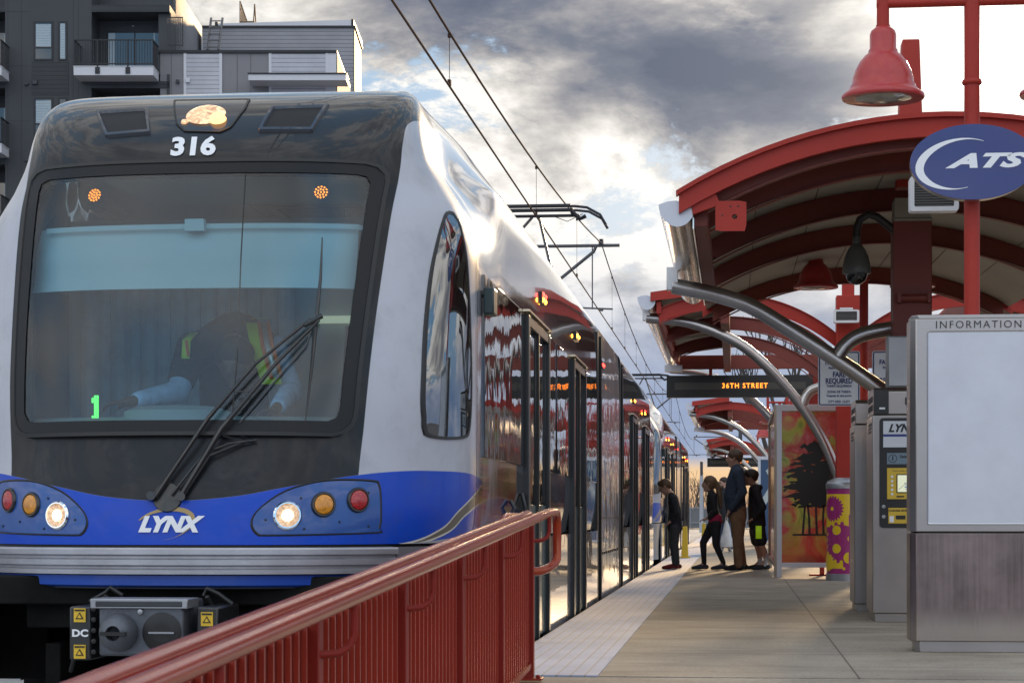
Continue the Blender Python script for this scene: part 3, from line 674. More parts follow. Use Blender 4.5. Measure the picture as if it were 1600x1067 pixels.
    # module skin handled by the shells
def build_car():
    root = thing('light_rail_car', 'leading silver and blue light rail car numbered 316 at the platform with lit headlights', 'tram', (CX, CY, -.36), 'light rail cars coupled in one train')
    cab(root)
    side_fit(root, 0, MODA, [('lower', 1.8, 4.1), ('win', 1.85, 4.0), ('door', 4.1, 5.75), ('win', 5.85, 6.5), ('lower', 5.75, 8.1), ('win', 6.65, 8.0), ('door', 8.1, 9.6), ('lower', 9.6, 11.7), ('win', 9.75, 11.4), ('ro', 5.45, 0), ('o', 8.75, 0)])
    # centre module
    y0, y1 = MODA+GAP, LEN-MODA-GAP
    prof = [(1.33, -.05), (1.33, .70), (1.333, 2.2), (1.325, 2.6), (1.30, 2.8), (1.245, 2.87), (1.14, 3.0), (1.08, 3.09), (1.02, 3.15), (.93, 3.2), (0, 3.22)]
    full = prof+[(-x, z) for x, z in prof[::-1][1:]]
    mb = MB(); mb.grid([[(x, y, z) for x, z in full] for y in (y0, y0+1, y0+2, y0+3, y1)]); mb.prism(full, y0, y0+.01, 'y'); mb.prism(full, y1-.01, y1, 'y')
    cmo = mb.build('centre_module', CMOD, root, CORG, smooth=30)
    mb = MB()
    for sd_ in (1, -1):
        mb.box(sd_*1.32, sd_*1.338, y0, y1, .82, .835)
        for k in range(9): mb.box(sd_*1.32, sd_*1.338, y0+.2+k*.36, y0+.38+k*.36, .44, .47)
    mb.build('panel_trim', BLACK, cmo, CORG)
    # bellows
    for a, b in ((MODA-.01, y0+.01), (y1-.01, LEN-MODA+.01)):
        mb = MB(); N = 11; rows = []
        for i in range(N): s_ = .97 if i % 2 else .93; rows.append([(x*s_, a+(b-a)*i/(N-1), (z-1.5)*s_+1.5) for x, z in full])
        mb.grid(rows); mb.build('articulation_bellows', BLACK, root, CORG, smooth=20)
        for sd_ in (1, -1):
            for e0, e1 in ((a-.10, a+.02), (b-.02, b+.10)):
                mb = MB(); mb.box(sd_*1.28, sd_*1.338, e0, e1, -.05, 2.72); mb.build('articulation_frame', BLACK, root, CORG)
    side_fit(root, 0, 0, [('r', 12.35, 0)])
    mb = MB(); mb.box(-1.18, 1.18, 1.9, LEN-1.9, -.20, .50); mb.box(-1.31, 1.31, 1.9, LEN-1.9, -.17, -.05); mb.build('underframe', UNDER, root, CORG)
    for yc in (3.6, 14.05, LEN-3.6): wheels(root, yc)
    mb = MB(); mb.box(1.34, 1.40, 1.9-.13, 1.9+.05, 1.97, 2.12); mb.tube([(1.33, 1.85, 2.08), (1.37, 1.95, 2.08)], .02); mb.build('door_camera', pbr('camera_dark_green', (.02, .04, .04), .3), root, CORG, bevel=.01)
    mb = MB(); mb.tube([(1.335, 2.25+1, .86), (1.36, 3.25, .90), (1.335, 3.25, .95)], .012); mb.tube([(1.335, 3.95, .84), (1.36, 3.95, .90), (1.335, 3.95, 1.0)], .012); mb.build('grab_handle', BLKPL, root, CORG)
    # roof boxes
    mb = MB()
    for a, b in ((2.4, 5.2), (6.0, 9.5), (12.6, 15.4), (19.0, 25.0)): mb.box(-.85, .85, a, b, 3.19, 3.235)
    mb.build('roof_equipment', ROOFP, root, CORG, bevel=.03)
    # tail half: the same shell turned end for end
    def turn(o, parent):
        c = o.copy(); COL.objects.link(c); c.parent = parent
        c.matrix_local = Matrix.Translation((0, LEN, 0)) @ Matrix.Rotation(pi, 4, 'Z') @ o.matrix_local
        return c
    nose_names = ('cab_shell', 'windscreen', 'side_window', 'bumper', 'bumper_gap', 'valance', 'corner_panel', 'headlight_panel', 'roof_vent', 'roof_headlight_bay', 'operator_logo', 'cab_seam', 'wiper_boss', 'front_frame', 'cab_interior', 'coupler', 'window', 'door_frame', 'pillar', 'skirt_panel', 'door_status_lamp')
    for ch in list(root.children):
        if ch.name.split('.')[0] in nose_names and not (ch.name.startswith('door_status') and ch.data.vertices[0].co.y > 11):
            c = turn(ch, root)
            for g in list(ch.children):
                d_ = g.copy(); COL.objects.link(d_); d_.parent = c
                for h in list(g.children):
                    e_ = h.copy(); COL.objects.link(e_); e_.parent = d_
    return root
car = build_car()
CAR_TOP = list(car.children)
# pantograph on the centre of the rear half
def pantograph(root, y, name='pantograph'):
    pm = pbr('pantograph_dark', (.035, .035, .04), .4, .5)
    mb = MB(); z = 5.06
    mb.tube([(-.98, y, z-.26), (-.90, y, z-.12), (-.72, y, z-.02), (-.55, y, z), (.55, y, z), (.72, y, z-.02), (.90, y, z-.12), (.98, y, z-.26)], .018, 8)
    mb.tube([(-.98, y+.4, z-.26), (-.90, y+.4, z-.12), (-.72, y+.4, z-.02), (-.55, y+.4, z), (.55, y+.4, z), (.72, y+.4, z-.02), (.90, y+.4, z-.12), (.98, y+.4, z-.26)], .018, 8)
    mb.box(-.5, .5, y-.03, y+.03, z, z+.03); mb.box(-.5, .5, y+.37, y+.43, z, z+.03)
    pn = mb.build(name, pm, root, CORG)
    mb = MB(); mb.tube([(-.6, y+.2, z-.10), (.6, y+.2, z-.10)], .022, 8)
    for s_ in (-1, 1):
        mb.tube([(s_*.5, y+.2, z-.1), (s_*.5, y, z-.01)], .01, 6); mb.tube([(s_*.5, y+.2, z-.1), (s_*.5, y+.4, z-.01)], .01, 6)
        mb.tube([(s_*.05, y+.2, z-.12), (s_*.4, y-2.0, 4.0)], .02, 8); mb.tube([(s_*.4, y-2.0, 4.0), (s_*.5, y-.6, 3.2)], .028, 8)
        mb.box(s_*.45-.06, s_*.45+.06, y-2.4, y-.3, 3.12, 3.24)
    mb.tube([(-.4, y-2.0, 4.0), (.4, y-2.0, 4.0)], .02, 8); mb.tube([(.5, y+.15, z-.05), (.62, y+.1, z-.16), (.70, y+.1, z-.12)], .03, 8)
    mb.tube([(.2, y+.1, z-.1), (.45, y+.05, z-.2), (.66, y+.05, z-.1)], .006, 6)
    mb.build('pantograph_arm', pm, pn, CORG)
pantograph(car, 18.85)
car2 = copy_tree(car); car2.location = (CX, CY+28.35+.35, -.36)
tag(car2, 'second silver light rail car, coupled behind the one numbered 316', 'tram')
for ch in list(car2.children):
    if ch.name.startswith('fleet_number') or ch.name.startswith('pantograph') : 
        for g in list(ch.children): bpy.data.objects.remove(g)
        bpy.data.objects.remove(ch)
pantograph(car2, 24.9)
# ================================================================== GROUND, PLATFORM
def struct(name, mb, m, **kw): o = mb.build(name, m, None, **kw); o['kind'] = 'structure'; return o
def conc_mat(name, col, sc=1.0, joint=None, warm=None):
    m = bpy.data.materials.new(name); m.use_nodes = True; t = NT(m.node_tree); b = m.node_tree.nodes['Principled BSDF']
    oc = t.n('ShaderNodeTexCoord').outputs['Object']
    n_ = t.noise(oc, 1.1*sc, 8, .65); n2_ = t.noise(oc, 40*sc, 4, .7); n3_ = t.noise(oc, .25*sc, 3, .5)
    c = t.ramp(n_, [(.28, tuple(x*.68 for x in col)), (.5, col), (.75, tuple(min(1, x*1.22) for x in col))])
    c = t.mix(.35, c, t.ramp(n2_, [(.3, .25), (.7, .85)]), 'OVERLAY'); c = t.mix(t.m('MULTIPLY', t.step(n3_, .5, .7), .25), c, tuple(x*.5 for x in col))
    vor = t.n('ShaderNodeTexVoronoi', {'Vector': oc, 'Scale': 3.3*sc}).outputs['Distance']; c = t.mix(t.m('MULTIPLY', t.m('LESS_THAN', vor, .055), .5), c, tuple(x*.3 for x in col))
    st_ = t.noise(t.vm('MULTIPLY', oc, (.5, 2.2, 1)), 1.3*sc, 6, .65); c = t.mix(t.m('MULTIPLY', t.step(st_, .48, .66), .38), c, tuple(x*.55 for x in col))
    if joint:
        s = t.n('ShaderNodeSeparateXYZ', {0: oc})
        jy = t.m('LESS_THAN', t.m('ABSOLUTE', t.m('SUBTRACT', t.m('FRACT', t.m('DIVIDE', t.m('ADD', s.outputs[1], joint[2]), joint[0])), .5)), .010/joint[0])
        jx = t.m('LESS_THAN', t.m('ABSOLUTE', t.m('SUBTRACT', t.m('FRACT', t.m('DIVIDE', t.m('ADD', s.outputs[0], joint[3]), joint[1])), .5)), .006/joint[1])
        c = t.mix(t.m('MULTIPLY', t.m('MAXIMUM', jy, jx), .75), c, tuple(x*.25 for x in col))
    t.put(b.inputs['Base Color'], c); b.inputs['Roughness'].default_value = .8; b.inputs['Specular IOR Level'].default_value = .12
    bn = t.n('ShaderNodeBump', {'Strength': .25, 'Distance': .01, 'Height': n2_}); t.put(b.inputs['Normal'], bn.outputs[0]); return m
mb = MB(); mb.box(-400, 400, -60, 1500, -1.4, -.40); struct('ground', mb, conc_mat('street_asphalt', (.10, .10, .10), .3))
mb = MB(); mb.box(-8.3, -1.5, -30, 180, -.41, -.375); struct('track_slab', mb, conc_mat('track_concrete', (.40, .40, .39), .6))
mb = MB()
for x in (CX-.72, CX+.72, CX-.72-3.6, CX+.72-3.6): mb.box(x-.035, x+.035, -30, 180, -.374, -.36)
struct('rails', mb, pbr('rail_steel', (.25, .2, .17), .35, .8))
PLC = conc_mat('platform_concrete', (.35, .305, .25), 1.0, (3.05, 3.4, .55, 1.05))
mb = MB(); mb.box(-.73, 4.35, 11.26, 125, -.40, 0); struct('platform', mb, PLC)
mb = MB(); mb.prism([(-6, -.40), (-6, -.66+.004), (11.25, -.004), (11.25, -.40)], -1.18, 4.0, 'x'); struct('ramp', mb, conc_mat('ramp_concrete', (.38, .33, .27), 1.0))
def tact():
    m = bpy.data.materials.new('tactile_tiles'); m.use_nodes = True; t = NT(m.node_tree); b = m.node_tree.nodes['Principled BSDF']
    oc = t.n('ShaderNodeTexCoord').outputs['Object']; s = t.n('ShaderNodeSeparateXYZ', {0: oc})
    fx = t.m('FRACT', t.m('DIVIDE', t.m('ADD', s.outputs[0], 1.34), .0762)); fy_ = t.m('FRACT', t.m('DIVIDE', s.outputs[1], .61))
    gx = t.m('LESS_THAN', fx, .16); gy = t.m('LESS_THAN', fy_, .014)
    n_ = t.noise(oc, 2.0, 6, .7); c = t.ramp(n_, [(.3, (.30, .36, .48)), (.7, (.44, .51, .66))])
    c = t.mix(t.m('MULTIPLY', gx, .8), c, (.24, .25, .28)); c = t.mix(t.m('MULTIPLY', gy, .5), c, (.2, .2, .22))
    t.put(b.inputs['Base Color'], c); b.inputs['Roughness'].default_value = .6
    bn = t.n('ShaderNodeBump', {'Strength': .5, 'Distance': .008, 'Height': t.m('SUBTRACT', 1.0, gx)}); t.put(b.inputs['Normal'], bn.outputs[0]); return m
mb = MB(); mb.box(-1.345, -.732, 11.26, 125, -.40, .004); struct('tactile_paving', mb, tact(), bevel=0)
# ================================================================== RAMP RAILING
RX = -1.075
zr = lambda Y: .86-(11.0-Y)*.0385                      # top rail height along the ramp
rg = lambda Y: zr(Y)-.86
rt = thing('ramp_railing', 'dark red steel railing with twin handrails and ribbed infill beside the ramp', 'railing', (RX, 11.0, 0))
posts = [10.98, 9.55, 8.12, 6.70, 5.28, 3.86, 2.44]
for Y in posts:
    mb = MB(); mb.box(RX-.03, RX+.03, Y-.03, Y+.03, rg(Y), zr(Y)-.03); mb.box(RX-.075, RX+.075, Y-.07, Y+.07, rg(Y)+.001, rg(Y)+.012)
    for a in (-1, 1): mb.lathe([(.012, 0), (.012, .018), (0, .02)], (RX+.055*a, Y-.05*a, rg(Y)+.012), 8)
    mb.build('post', RAILR, rt, bevel=.004)
for a, b in zip(posts, posts[1:]):
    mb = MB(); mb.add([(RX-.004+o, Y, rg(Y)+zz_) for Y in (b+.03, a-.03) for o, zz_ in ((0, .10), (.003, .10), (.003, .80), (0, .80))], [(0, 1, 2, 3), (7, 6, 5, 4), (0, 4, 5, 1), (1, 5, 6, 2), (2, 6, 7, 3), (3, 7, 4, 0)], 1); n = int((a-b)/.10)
    for k in range(1, n+1):
        Y = b+(a-b)*k/(n+1); mb.box(RX-.001, RX+.012, Y-.006, Y+.006, rg(Y)+.10, zr(Y)-.05)
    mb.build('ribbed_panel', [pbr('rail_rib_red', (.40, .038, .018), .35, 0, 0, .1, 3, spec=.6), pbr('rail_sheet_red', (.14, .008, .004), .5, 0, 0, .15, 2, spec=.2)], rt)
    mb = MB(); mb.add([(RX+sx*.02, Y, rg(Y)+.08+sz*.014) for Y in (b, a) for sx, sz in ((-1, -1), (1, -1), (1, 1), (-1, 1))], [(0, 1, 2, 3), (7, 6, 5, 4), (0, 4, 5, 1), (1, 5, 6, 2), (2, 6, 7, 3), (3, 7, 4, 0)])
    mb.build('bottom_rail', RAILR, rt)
HRAIL = pbr('handrail_gloss_red', (.32, .032, .014), .20, 0, 0, .12, 3, .03, 60, spec=1.0); HRAIL.node_tree.nodes['Principled BSDF'].inputs['Specular Tint'].default_value = (1, .60, .34, 1)
mb = MB(); mb.tube([(RX, -1, zr(-1)), (RX, 4, zr(4)), (RX, 10.6, zr(10.6)), (RX, 10.92, zr(10.92)), (RX, 11.0, zr(11)-.008), (RX, 11.03, zr(11)-.05)], .027, 16); mb.build('top_rail', HRAIL, rt)
HX = RX+.105
mb = MB(); pts = [(HX, -1, zr(-1)+.01), (HX, 5, zr(5)+.01), (HX, 10.9, zr(10.9)+.01)]
pts += [(HX+.015, 11.15, .875), (HX+.02, 11.22, .868), (HX+.02, 11.26, .84), (HX+.02, 11.27, .80), (HX+.02, 11.27, .66), (HX+.02, 11.26, .625), (HX+.01, 11.23, .60), (HX-.02, 11.12, .575), (HX-.05, 11.02, .565), (RX+.0, 10.98, .562)]
mb.tube(pts, .0235, 16); mb.build('handrail', HRAIL, rt)
for Y in posts:
    for dY in (-.0,):
        mb = MB(); z = zr(Y)
        mb.tube([(HX, Y+.05, z-.0), (HX, Y+.05, z-.085), (HX-.01, Y+.045, z-.115), (HX-.035, Y+.03, z-.132), (HX-.07, Y+.01, z-.135), (RX+.02, Y, z-.135)], .0105, 10)
        mb.build('handrail_bracket', RAILR, rt)
mb = MB(); LX = RX-.12
mb.tube([(LX, 10.75, .80), (LX+.005, 10.85, .83), (LX+.005, 10.98, .848), (LX+.03, 11.2, .85), (LX+.06, 11.32, .84), (LX+.09, 11.3, .80), (RX, 11.1, .72), (RX, 11.0, .66)], .022, 12); mb.build('handrail', HRAIL, rt)

# ================================================================== CANOPIES
def arc_pts(cx, zt, R, x0, x1, n=24): return [(x0+(x1-x0)*i/n, zt-R+sqrt(max(R*R-(x0+(x1-x0)*i/n-cx)**2, 0))) for i in range(n+1)]
def arc_band(mb, cx, zt, R, x0, x1, th, y0, y1, m=0, n=24):
    top = arc_pts(cx, zt, R, x0, x1, n); bot = [(x, z-th) for x, z in top]
    mb.grid([[(x, y0, z) for x, z in top], [(x, y0, z) for x, z in bot], [(x, y1, z) for x, z in bot], [(x, y1, z) for x, z in top], [(x, y0, z) for x, z in top]], m)
    for i in (0, -1): mb.add([(top[i][0], y0, top[i][1]), (bot[i][0], y0, bot[i][1]), (bot[i][0], y1, bot[i][1]), (top[i][0], y1, top[i][1])], [(0, 1, 2, 3)], m)
def ibeam_arc(mb, cx, zt, R, x0, x1, h, Y, m=0, fw=.09, n=28):
    arc_band(mb, cx, zt-.012, R-.012, x0, x1, h-.024, Y-.012, Y+.012, m, n)
    arc_band(mb, cx, zt, R, x0, x1, .012, Y-fw/2, Y+fw/2, m, n); arc_band(mb, cx, zt-h+.012, R-h+.012, x0, x1, .012, Y-fw/2, Y+fw/2, m, n)
def gutter(root, xe, z, y0, y1, w=.26, d=.15, sgn=1, tilt=.10):
    mb = MB(); N = 14; sec = []
    for i in range(N+1):
        a = pi*i/N; sec.append((xe+sgn*(w/2-w/2*cos(a)), z-d*sin(a)-sgn*0-tilt*(w/2-w/2*cos(a))))
    wav = [y0+(y1-y0)*k/40 for k in range(41)]
    mb.grid([[(x, y, zz) for x, zz in sec] for y in wav]); top = [sec[0], sec[-1]]
    crown = [(xe+sgn*w*t, z+.04*sin(pi*t)-tilt*w*t) for t in (0, .25, .5, .75, 1)]
    mb.grid([[(x, y, zz) for x, zz in crown] for y in (y0, y1)])
    poly = sec+crown[::-1][1:-1]; mb.prism(poly, y0-.002, y0+.003, 'y', 1); mb.prism(poly, y1-.003, y1+.002, 'y', 1)
    return mb.build('gutter', [GUTS, pbr('gutter_cap', (.55, .56, .60), .4, .6)], root, smooth=50)
def strut(root, pts, Y, CXX=1.5, r=.07, cross=None):
    def sm(P_, n=6):
        P_ = [Vector((x, 0, z)) for x, z in P_]; P_ = [2*P_[0]-P_[1]]+P_+[2*P_[-1]-P_[-2]]; out = []
        for i in range(1, len(P_)-2):
            p0, p1, p2, p3 = P_[i-1:i+3]
            for k in range(n):
                t = k/n; out.append(.5*((2*p1)+(p2-p0)*t+(2*p0-5*p1+4*p2-p3)*t*t+(3*p1-p0-3*p2+p3)*t**3))
        return out+[P_[-2]]
    L = sm(pts)
    for s_ in (1, -1):
        mb = MB(); mb.tube([(CXX+s_*(p.x-CXX), Y, p.z) for p in L], r, 16); x, z = pts[0]
        xx = CXX+s_*(x-CXX); mb.box(xx-.05, xx+.05, Y-.06, Y+.06, z-.04, z+.16)
        mb.build('strut', STEEL, root, bevel=.004)
    if cross:
        C = sm(cross); full = [(p.x, p.z) for p in C]+[(2*CXX-p.x, p.z) for p in C[::-1][1:]]
        mb = MB(); mb.tube([(x, Y, z) for x, z in full], r*.93, 16); mb.build('cross_tube', STEEL, root)
# ---- first canopy: one broad arch over the ticket machines
c1 = thing('canopy', 'nearest red arched canopy with beige soffit and polished gutter above the ticket machines', 'canopy', (1.5, 18.4, 0), 'arched platform canopies')
AX, AZ, AR = 1.5, 3.735, 3.72
X0, X1, Y0, Y1 = -.36, 3.36, 15.5, 26.6
RS = .025
mb = MB(); arc_band(mb, AX, AZ+.0, AR, X0-.05, X1+.05, .15, Y0-.05, Y0+.02); arc_band(mb, AX, AZ+.02, AR+.02, X0-.07, X1+.07, .035, Y0-.09, Y0+.02); mb.build('front_fascia', RED, c1, smooth=40)
mb = MB(); arc_band(mb, AX, AZ+RS*(Y1-Y0), AR, X0-.05, X1+.05, .15, Y1, Y1+.05); mb.build('rear_fascia', RED, c1, smooth=40)
mb = MB(); arc_band(mb, AX, AZ-.03, AR-.03, X0, X1, .05, Y0+.02, Y1); mb.v = [(v[0], v[1], v[2]+RS*(v[1]-Y0)) for v in mb.v]
rf = mb.build('roof_panel', BEIGE, c1, smooth=40)
mb = MB()
for k in range(1, 7):
    x = X0+(X1-X0)*k/7; z = AZ-AR+sqrt(AR*AR-(x-AX)**2); mb.box(x-.006, x+.006, Y0+.03, Y1, z-.085, z-.079); mb.v[-8:] = [(v[0], v[1], v[2]+RS*(v[1]-Y0)) for v in mb.v[-8:]]
mb.build('soffit_joint', pbr('joint_dark', (.12, .10, .08), .7), rf)
for Y in (15.62, 16.3, 18.9, 21.7, 26.5):
    mb = MB(); ibeam_arc(mb, AX, AZ+RS*(Y-Y0)-.085, AR-.085, X0+.08, X1-.08, .20 if Y > 15.7 else .13, Y); mb.build('rib', BROWNR, c1, smooth=40)
for s_ in (1, -1):
    xe = 1.5+s_*(-.56-1.5); gutter(c1, xe, 3.13, Y0, 21.2, .26, .15, s_)
    xa = 1.5+s_*(-.30-1.5); xb = 1.5+s_*(-.20-1.5)
    mb = MB(); mb.box(xa, xb, Y0+.1, 21.3, 2.98, 3.16); mb.build('edge_beam', BROWNR, c1, bevel=.004)
    mb = MB(); mb.box(xa-.002, xa-s_*.012, Y0+.08, 21.3, 2.96, 3.12); mb.build('edge_trim', GUTS, c1)
    a = 1.5+s_*(-.31-1.5); mb = MB(); mb.prism([(a, 3.05), (a+s_*.20, 3.12), (a+s_*.16, 3.23), (a-s_*.02, 3.18)], Y0-.02, Y0+.03, 'y'); mb.build('end_bracket', RED, c1, bevel=.003)
    b = 1.5+s_*(-.145-1.5); mb = MB(); L = rrect(min(b, b+s_*.225), max(b, b+s_*.225), 2.925, 3.145, .012, 3); H = [(b+s_*.14+.02*cos(2*pi*k/16), 3.03+.018*sin(2*pi*k/16)) for k in range(16)]
    Lr = resamp(L, 16)
    Ls = sorted(range(16), key=lambda k: atan2(Lr[k][1]-3.03, Lr[k][0]-(b+s_*.14))); Lr = [Lr[k] for k in Ls]
    Hs = sorted(H, key=lambda p: atan2(p[1]-3.03, p[0]-(b+s_*.14)))
    for yy in (Y0-.03, Y0-.01): mb.grid([[(x, yy, z) for x, z in Lr], [(x, yy, z) for x, z in Hs]], close=True)
    mb.grid([[(x, Y0-.03, z) for x, z in Lr], [(x, Y0-.01, z) for x, z in Lr]], close=True); mb.grid([[(x, Y0-.03, z) for x, z in Hs], [(x, Y0-.01, z) for x, z in Hs]], close=True)
    for q in (.11, .165, .05): mb.lathe([(.007, 0), (0, -.001)], (b+s_*q, Y0-.0315, 3.105 if q > .06 else 3.04), 10, axis='y', m=1)
    mb.build('bolt_plate', [RED, BLACK], c1, smooth=0)
strut(c1, [(-.55, 2.87), (-.21, 2.80), (.12, 2.69), (.44, 2.50), (.88, 2.21), (1.28, 1.93), (1.5, 1.74)], 18.62, cross=[(.87, 2.22), (.98, 2.36), (1.14, 2.44), (1.5, 2.50)])
mb = MB(); mb.box(1.34, 1.66, 18.25, 18.57, 0, 3.36); mb.box(1.66, 1.664, 18.25, 18.57, 0, 3.36)
ca = mb.build('column', BROWNR, c1, bevel=.006)
mb = MB(); mb.box(1.345, 1.67, 18.24, 18.58, 3.36, 3.385); mb.box(1.35, 1.66, 18.25, 18.57, 3.385, 3.56); mb.build('capital', BEIGE, ca, bevel=.006)
mb = MB(); mb.prism([(1.37, 3.66), (1.61, 3.66), (1.565, 4.92), (1.42, 4.92)], 18.3, 18.52, 'y'); mb.build('pylon', RED, c1, bevel=.01)
mb = MB(); mb.tube([(1.38, 18.2, 2.70), (1.64, 18.2, 2.70)], .032, 14); mb.box(1.37, 1.40, 18.16, 18.25, 2.66, 2.74); mb.box(1.62, 1.65, 18.16, 18.25, 2.66, 2.74); mb.build('uplight', BROWNR, c1)
# ---- gull wing canopies further along
def gull(y0, label, L=10.0, lead=True):
    r = thing('canopy', label, 'canopy', (1.5, y0, 0), 'arched platform canopies')
    ys = [y0+L*k/3 for k in range(4)]
    for s_ in (1, -1):
        M = lambda x: 1.5+s_*(x-1.5)
        cxw, zt, R = M(-.12), 3.84, 2.25
        for k, Y in enumerate(ys[:3]):
            mb = MB(); a, b = M(-1.03), M(1.38); ibeam_arc(mb, cxw, zt, R, min(a, b), max(a, b), .20, Y+(.06 if k == 0 else 0)); mb.build('rib', RED if k == 0 else BROWNR, r, smooth=40)
        mb = MB(); a, b = M(-1.14), M(-.16); mb.prism([(a, 3.80), (b, 3.93), (b, 3.88), (a, 3.75)], y0-.02, y0+L*.98, 'y'); mb.build('roof_panel', BEIGE, r)
        mb = MB(); mb.prism([(a, 3.86), (b, 3.99), (b, 3.85), (a, 3.74)], y0-.08, y0-.03, 'y'); mb.prism([(a, 3.86), (b, 3.99), (b, 3.935), (a, 3.805)], y0-.03, y0+L, 'y'); mb.build('fascia', RED, r)
        mb = MB(); a, b = M(-.20), M(-.08); mb.box(a, b, y0+.1, y0+L, 3.45, 3.87); mb.build('king_beam', BROWNR, r)
        gutter(r, M(-1.32), 3.80, y0, y0+L+.85, .25, .16, s_)
        mb = MB(); a, b = M(-1.06), M(-1.0); mb.box(a, b, y0, y0+L, 3.58, 3.74); mb.build('edge_beam', RED, r)
        mb = MB(); a, b = M(-1.28), M(-.96)
        mb.box(a, b, y0+L-.1, y0+L+.1, 3.46, 3.58); mb.build('end_bracket', STEEL, r)
    mb = MB(); mb.box(1.34, 1.66, y0-.18, y0+.14, 0, 3.78); mb.build('column', RED, r, bevel=.006)
    mb = MB(); mb.box(1.34, 1.66, y0+L+.45, y0+L+.77, 0, 3.78); mb.build('column', RED, r, bevel=.006)
    mb = MB(); mb.box(1.42, 1.58, y0-.1, y0+.06, 3.78, 4.5); mb.build('pylon', RED, r, bevel=.006)
    for Yq in (y0+.32, y0+L+.7):
        strut(r, [(-1.21, 3.55), (-.6, 3.47), (.01, 3.21), (.44, 2.86), (.87, 2.36), (1.18, 1.86), (1.38, 1.37), (1.44, 1.1)], Yq, cross=[(.90, 2.33), (.98, 2.50), (1.12, 2.58), (1.5, 2.64)] if Yq < y0+1 else None)
    mb = MB(); mb.box(-1.04, 4.04, y0+L+.13, y0+L+.28, 3.52, 3.77); mb.build('sign_beam', BROWNR, r, bevel=.004)
    return r
gull(28.6, 'red winged canopy above the arched fare signs and painted glass shelter, second from the camera')
gull(56.2, 'red winged canopy beyond the large hanging departure sign, third along the platform')
gull(84.5, 'small distant red winged canopy at the far end of the platform')
# ---- departure signs
def led_sign(Y, label, text):
    r = thing('departure_sign', label, 'sign', (.08, Y, 3.0), 'hanging departure signs')
    mb = MB(); mb.box(-1.25, 1.40, Y-.10, Y+.10, 3.0, 3.40)
    for x in (-.88, -.33, .24, .80): mb.lathe([(.012, 0), (.010, -.008), (0, -.01)], (x, Y-.10, 3.03), 8, axis='y')
    mb.build('housing', pbr('sign_housing', (.015, .015, .013), .4), r, bevel=.012)
    mb = MB(); mb.box(-1.10, 1.27, Y-.108, Y-.102, 3.14, 3.27); mb.build('display', pbr('sign_display', (.055, .055, .042), .3), r)
    mb = MB(); vs_, fs = text2d(text, .125, bold=.0012, spacing=1.25); w_ = max(v[0] for v in vs_)-min(v[0] for v in vs_); vs_ = [(v[0]*.82/w_, v[1]) for v in vs_]; mb.add([(.17+x, Y-.113, 3.205+z) for x, z in vs_], fs)
    mb.build('destination_text', LEDA, r, smooth=0)
    mb = MB()
    for x in (-.45, .75): mb.box(x-.03, x+.03, Y-.03, Y+.03, 3.40, 3.53)
    mb.build('hanger', RED, r)
led_sign(38.78, 'large black departure sign showing 36TH STREET in amber under a red beam', '36TH STREET')
led_sign(94.9, 'small distant black departure sign with faint amber letters above the queue', '36TH STREET')
# ================================================================== LAMP POSTS
BELL = pbr('lamp_red_enamel', (.42, .028, .026), .34, 0, .25)
def lamp_post(Y, label, top=4.20):
    r = thing('lamp_post', label, 'street lamp', (1.5, Y, 0), 'red bell lamp posts')
    mb = MB(); mb.lathe([(.05, 0), (.05, top+.5), (.0, top+.52)], (1.5, Y, 0), 20); mb.lathe([(.06, 0), (.065, .012), (.06, .03)], (1.5, Y, 3.60), 20); mb.box(1.38, 1.62, Y-.12, Y+.12, 0, .02)
    for s_ in (-1, 1):
        mb.tube([(1.5, Y, 4.13), (1.5+s_*.60, Y, 4.13)], .030, 14); mb.tube([(1.5+s_*.56, Y, 4.30), (1.5+s_*.56, Y, 3.96)], .040, 16); mb.lathe([(.045, 0), (.045, .06)], (1.5+s_*.56, Y, 3.93), 16)
    mb.build('post', RED, r, smooth=35)
    for s_ in (-1, 1):
        mb = MB(); c = (1.5+s_*.56, Y, 3.50)
        prof = [(.035, .49), (.05, .475), (.075, .455), (.084, .43), (.084, .34), (.092, .33), (.094, .312), (.115, .297), (.150, .255), (.178, .20), (.193, .15), (.196, .117), (.207, .105), (.210, .088), (.232, .066), (.260, .046), (.264, .030), (.258, .018), (.23, .022)]
        mb.lathe(prof[::-1], c, 40)
        sh = mb.build('lamp_shade', BELL, r, smooth=50)
        mb = MB(); mb.lathe([(.23, .024), (.20, .03), (.17, .018), (.10, .004), (0, .0)][::-1], c, 32); mb.build('lamp_glass', pbr('lamp_lens', (.45, .42, .36), .15, .2, .8, .35, 14), sh)
    return r
lamp_post(13.7, 'nearest red lamp post with bell shades rising behind the information kiosk')
lamp_post(25.06, 'red lamp post between two fare signs, its bell shade hanging below the first canopy')
lamp_post(62.0, 'far red bell lamp post beside the third canopy')
lamp_post(72.5, 'far red bell lamp post past the third canopy')
lamp_post(90.0, 'farthest tiny red bell lamp post')
# ================================================================== OVAL SIGN
ov = thing('oval_sign', 'blue oval sign with white swoosh lettering clamped to the nearest lamp post', 'sign', (1.49, 13.56, 3.08))
OX, OZ, OA, OB, OY = 1.49, 3.08, .388, .235, 13.56
mb = MB(); mb.lathe([(1.0, 0), (1.0, .10)], (0, 0, 0), 64, axis='y'); mb.v = [(OX+v[0]*OA, OY+v[1]-.02, OZ+v[2]*OB) for v in mb.v]
mb.build('sign_drum', STEEL, ov, smooth=40)
mb = MB(); mb.lathe([(1.012, 0), (1.012, .012), (.985, .014)], (0, 0, 0), 64, axis='y'); mb.v = [(OX+v[0]*OA, OY-.034+v[1], OZ+v[2]*OB) for v in mb.v]
mb.build('sign_face', pbr('sign_blue', (.028, .045, .19), .35, 0, .2, .05, 3), ov, smooth=40)
mb = MB(); F_ = lambda x, z: (OX+x, OY-.037, OZ+z)
rows = []
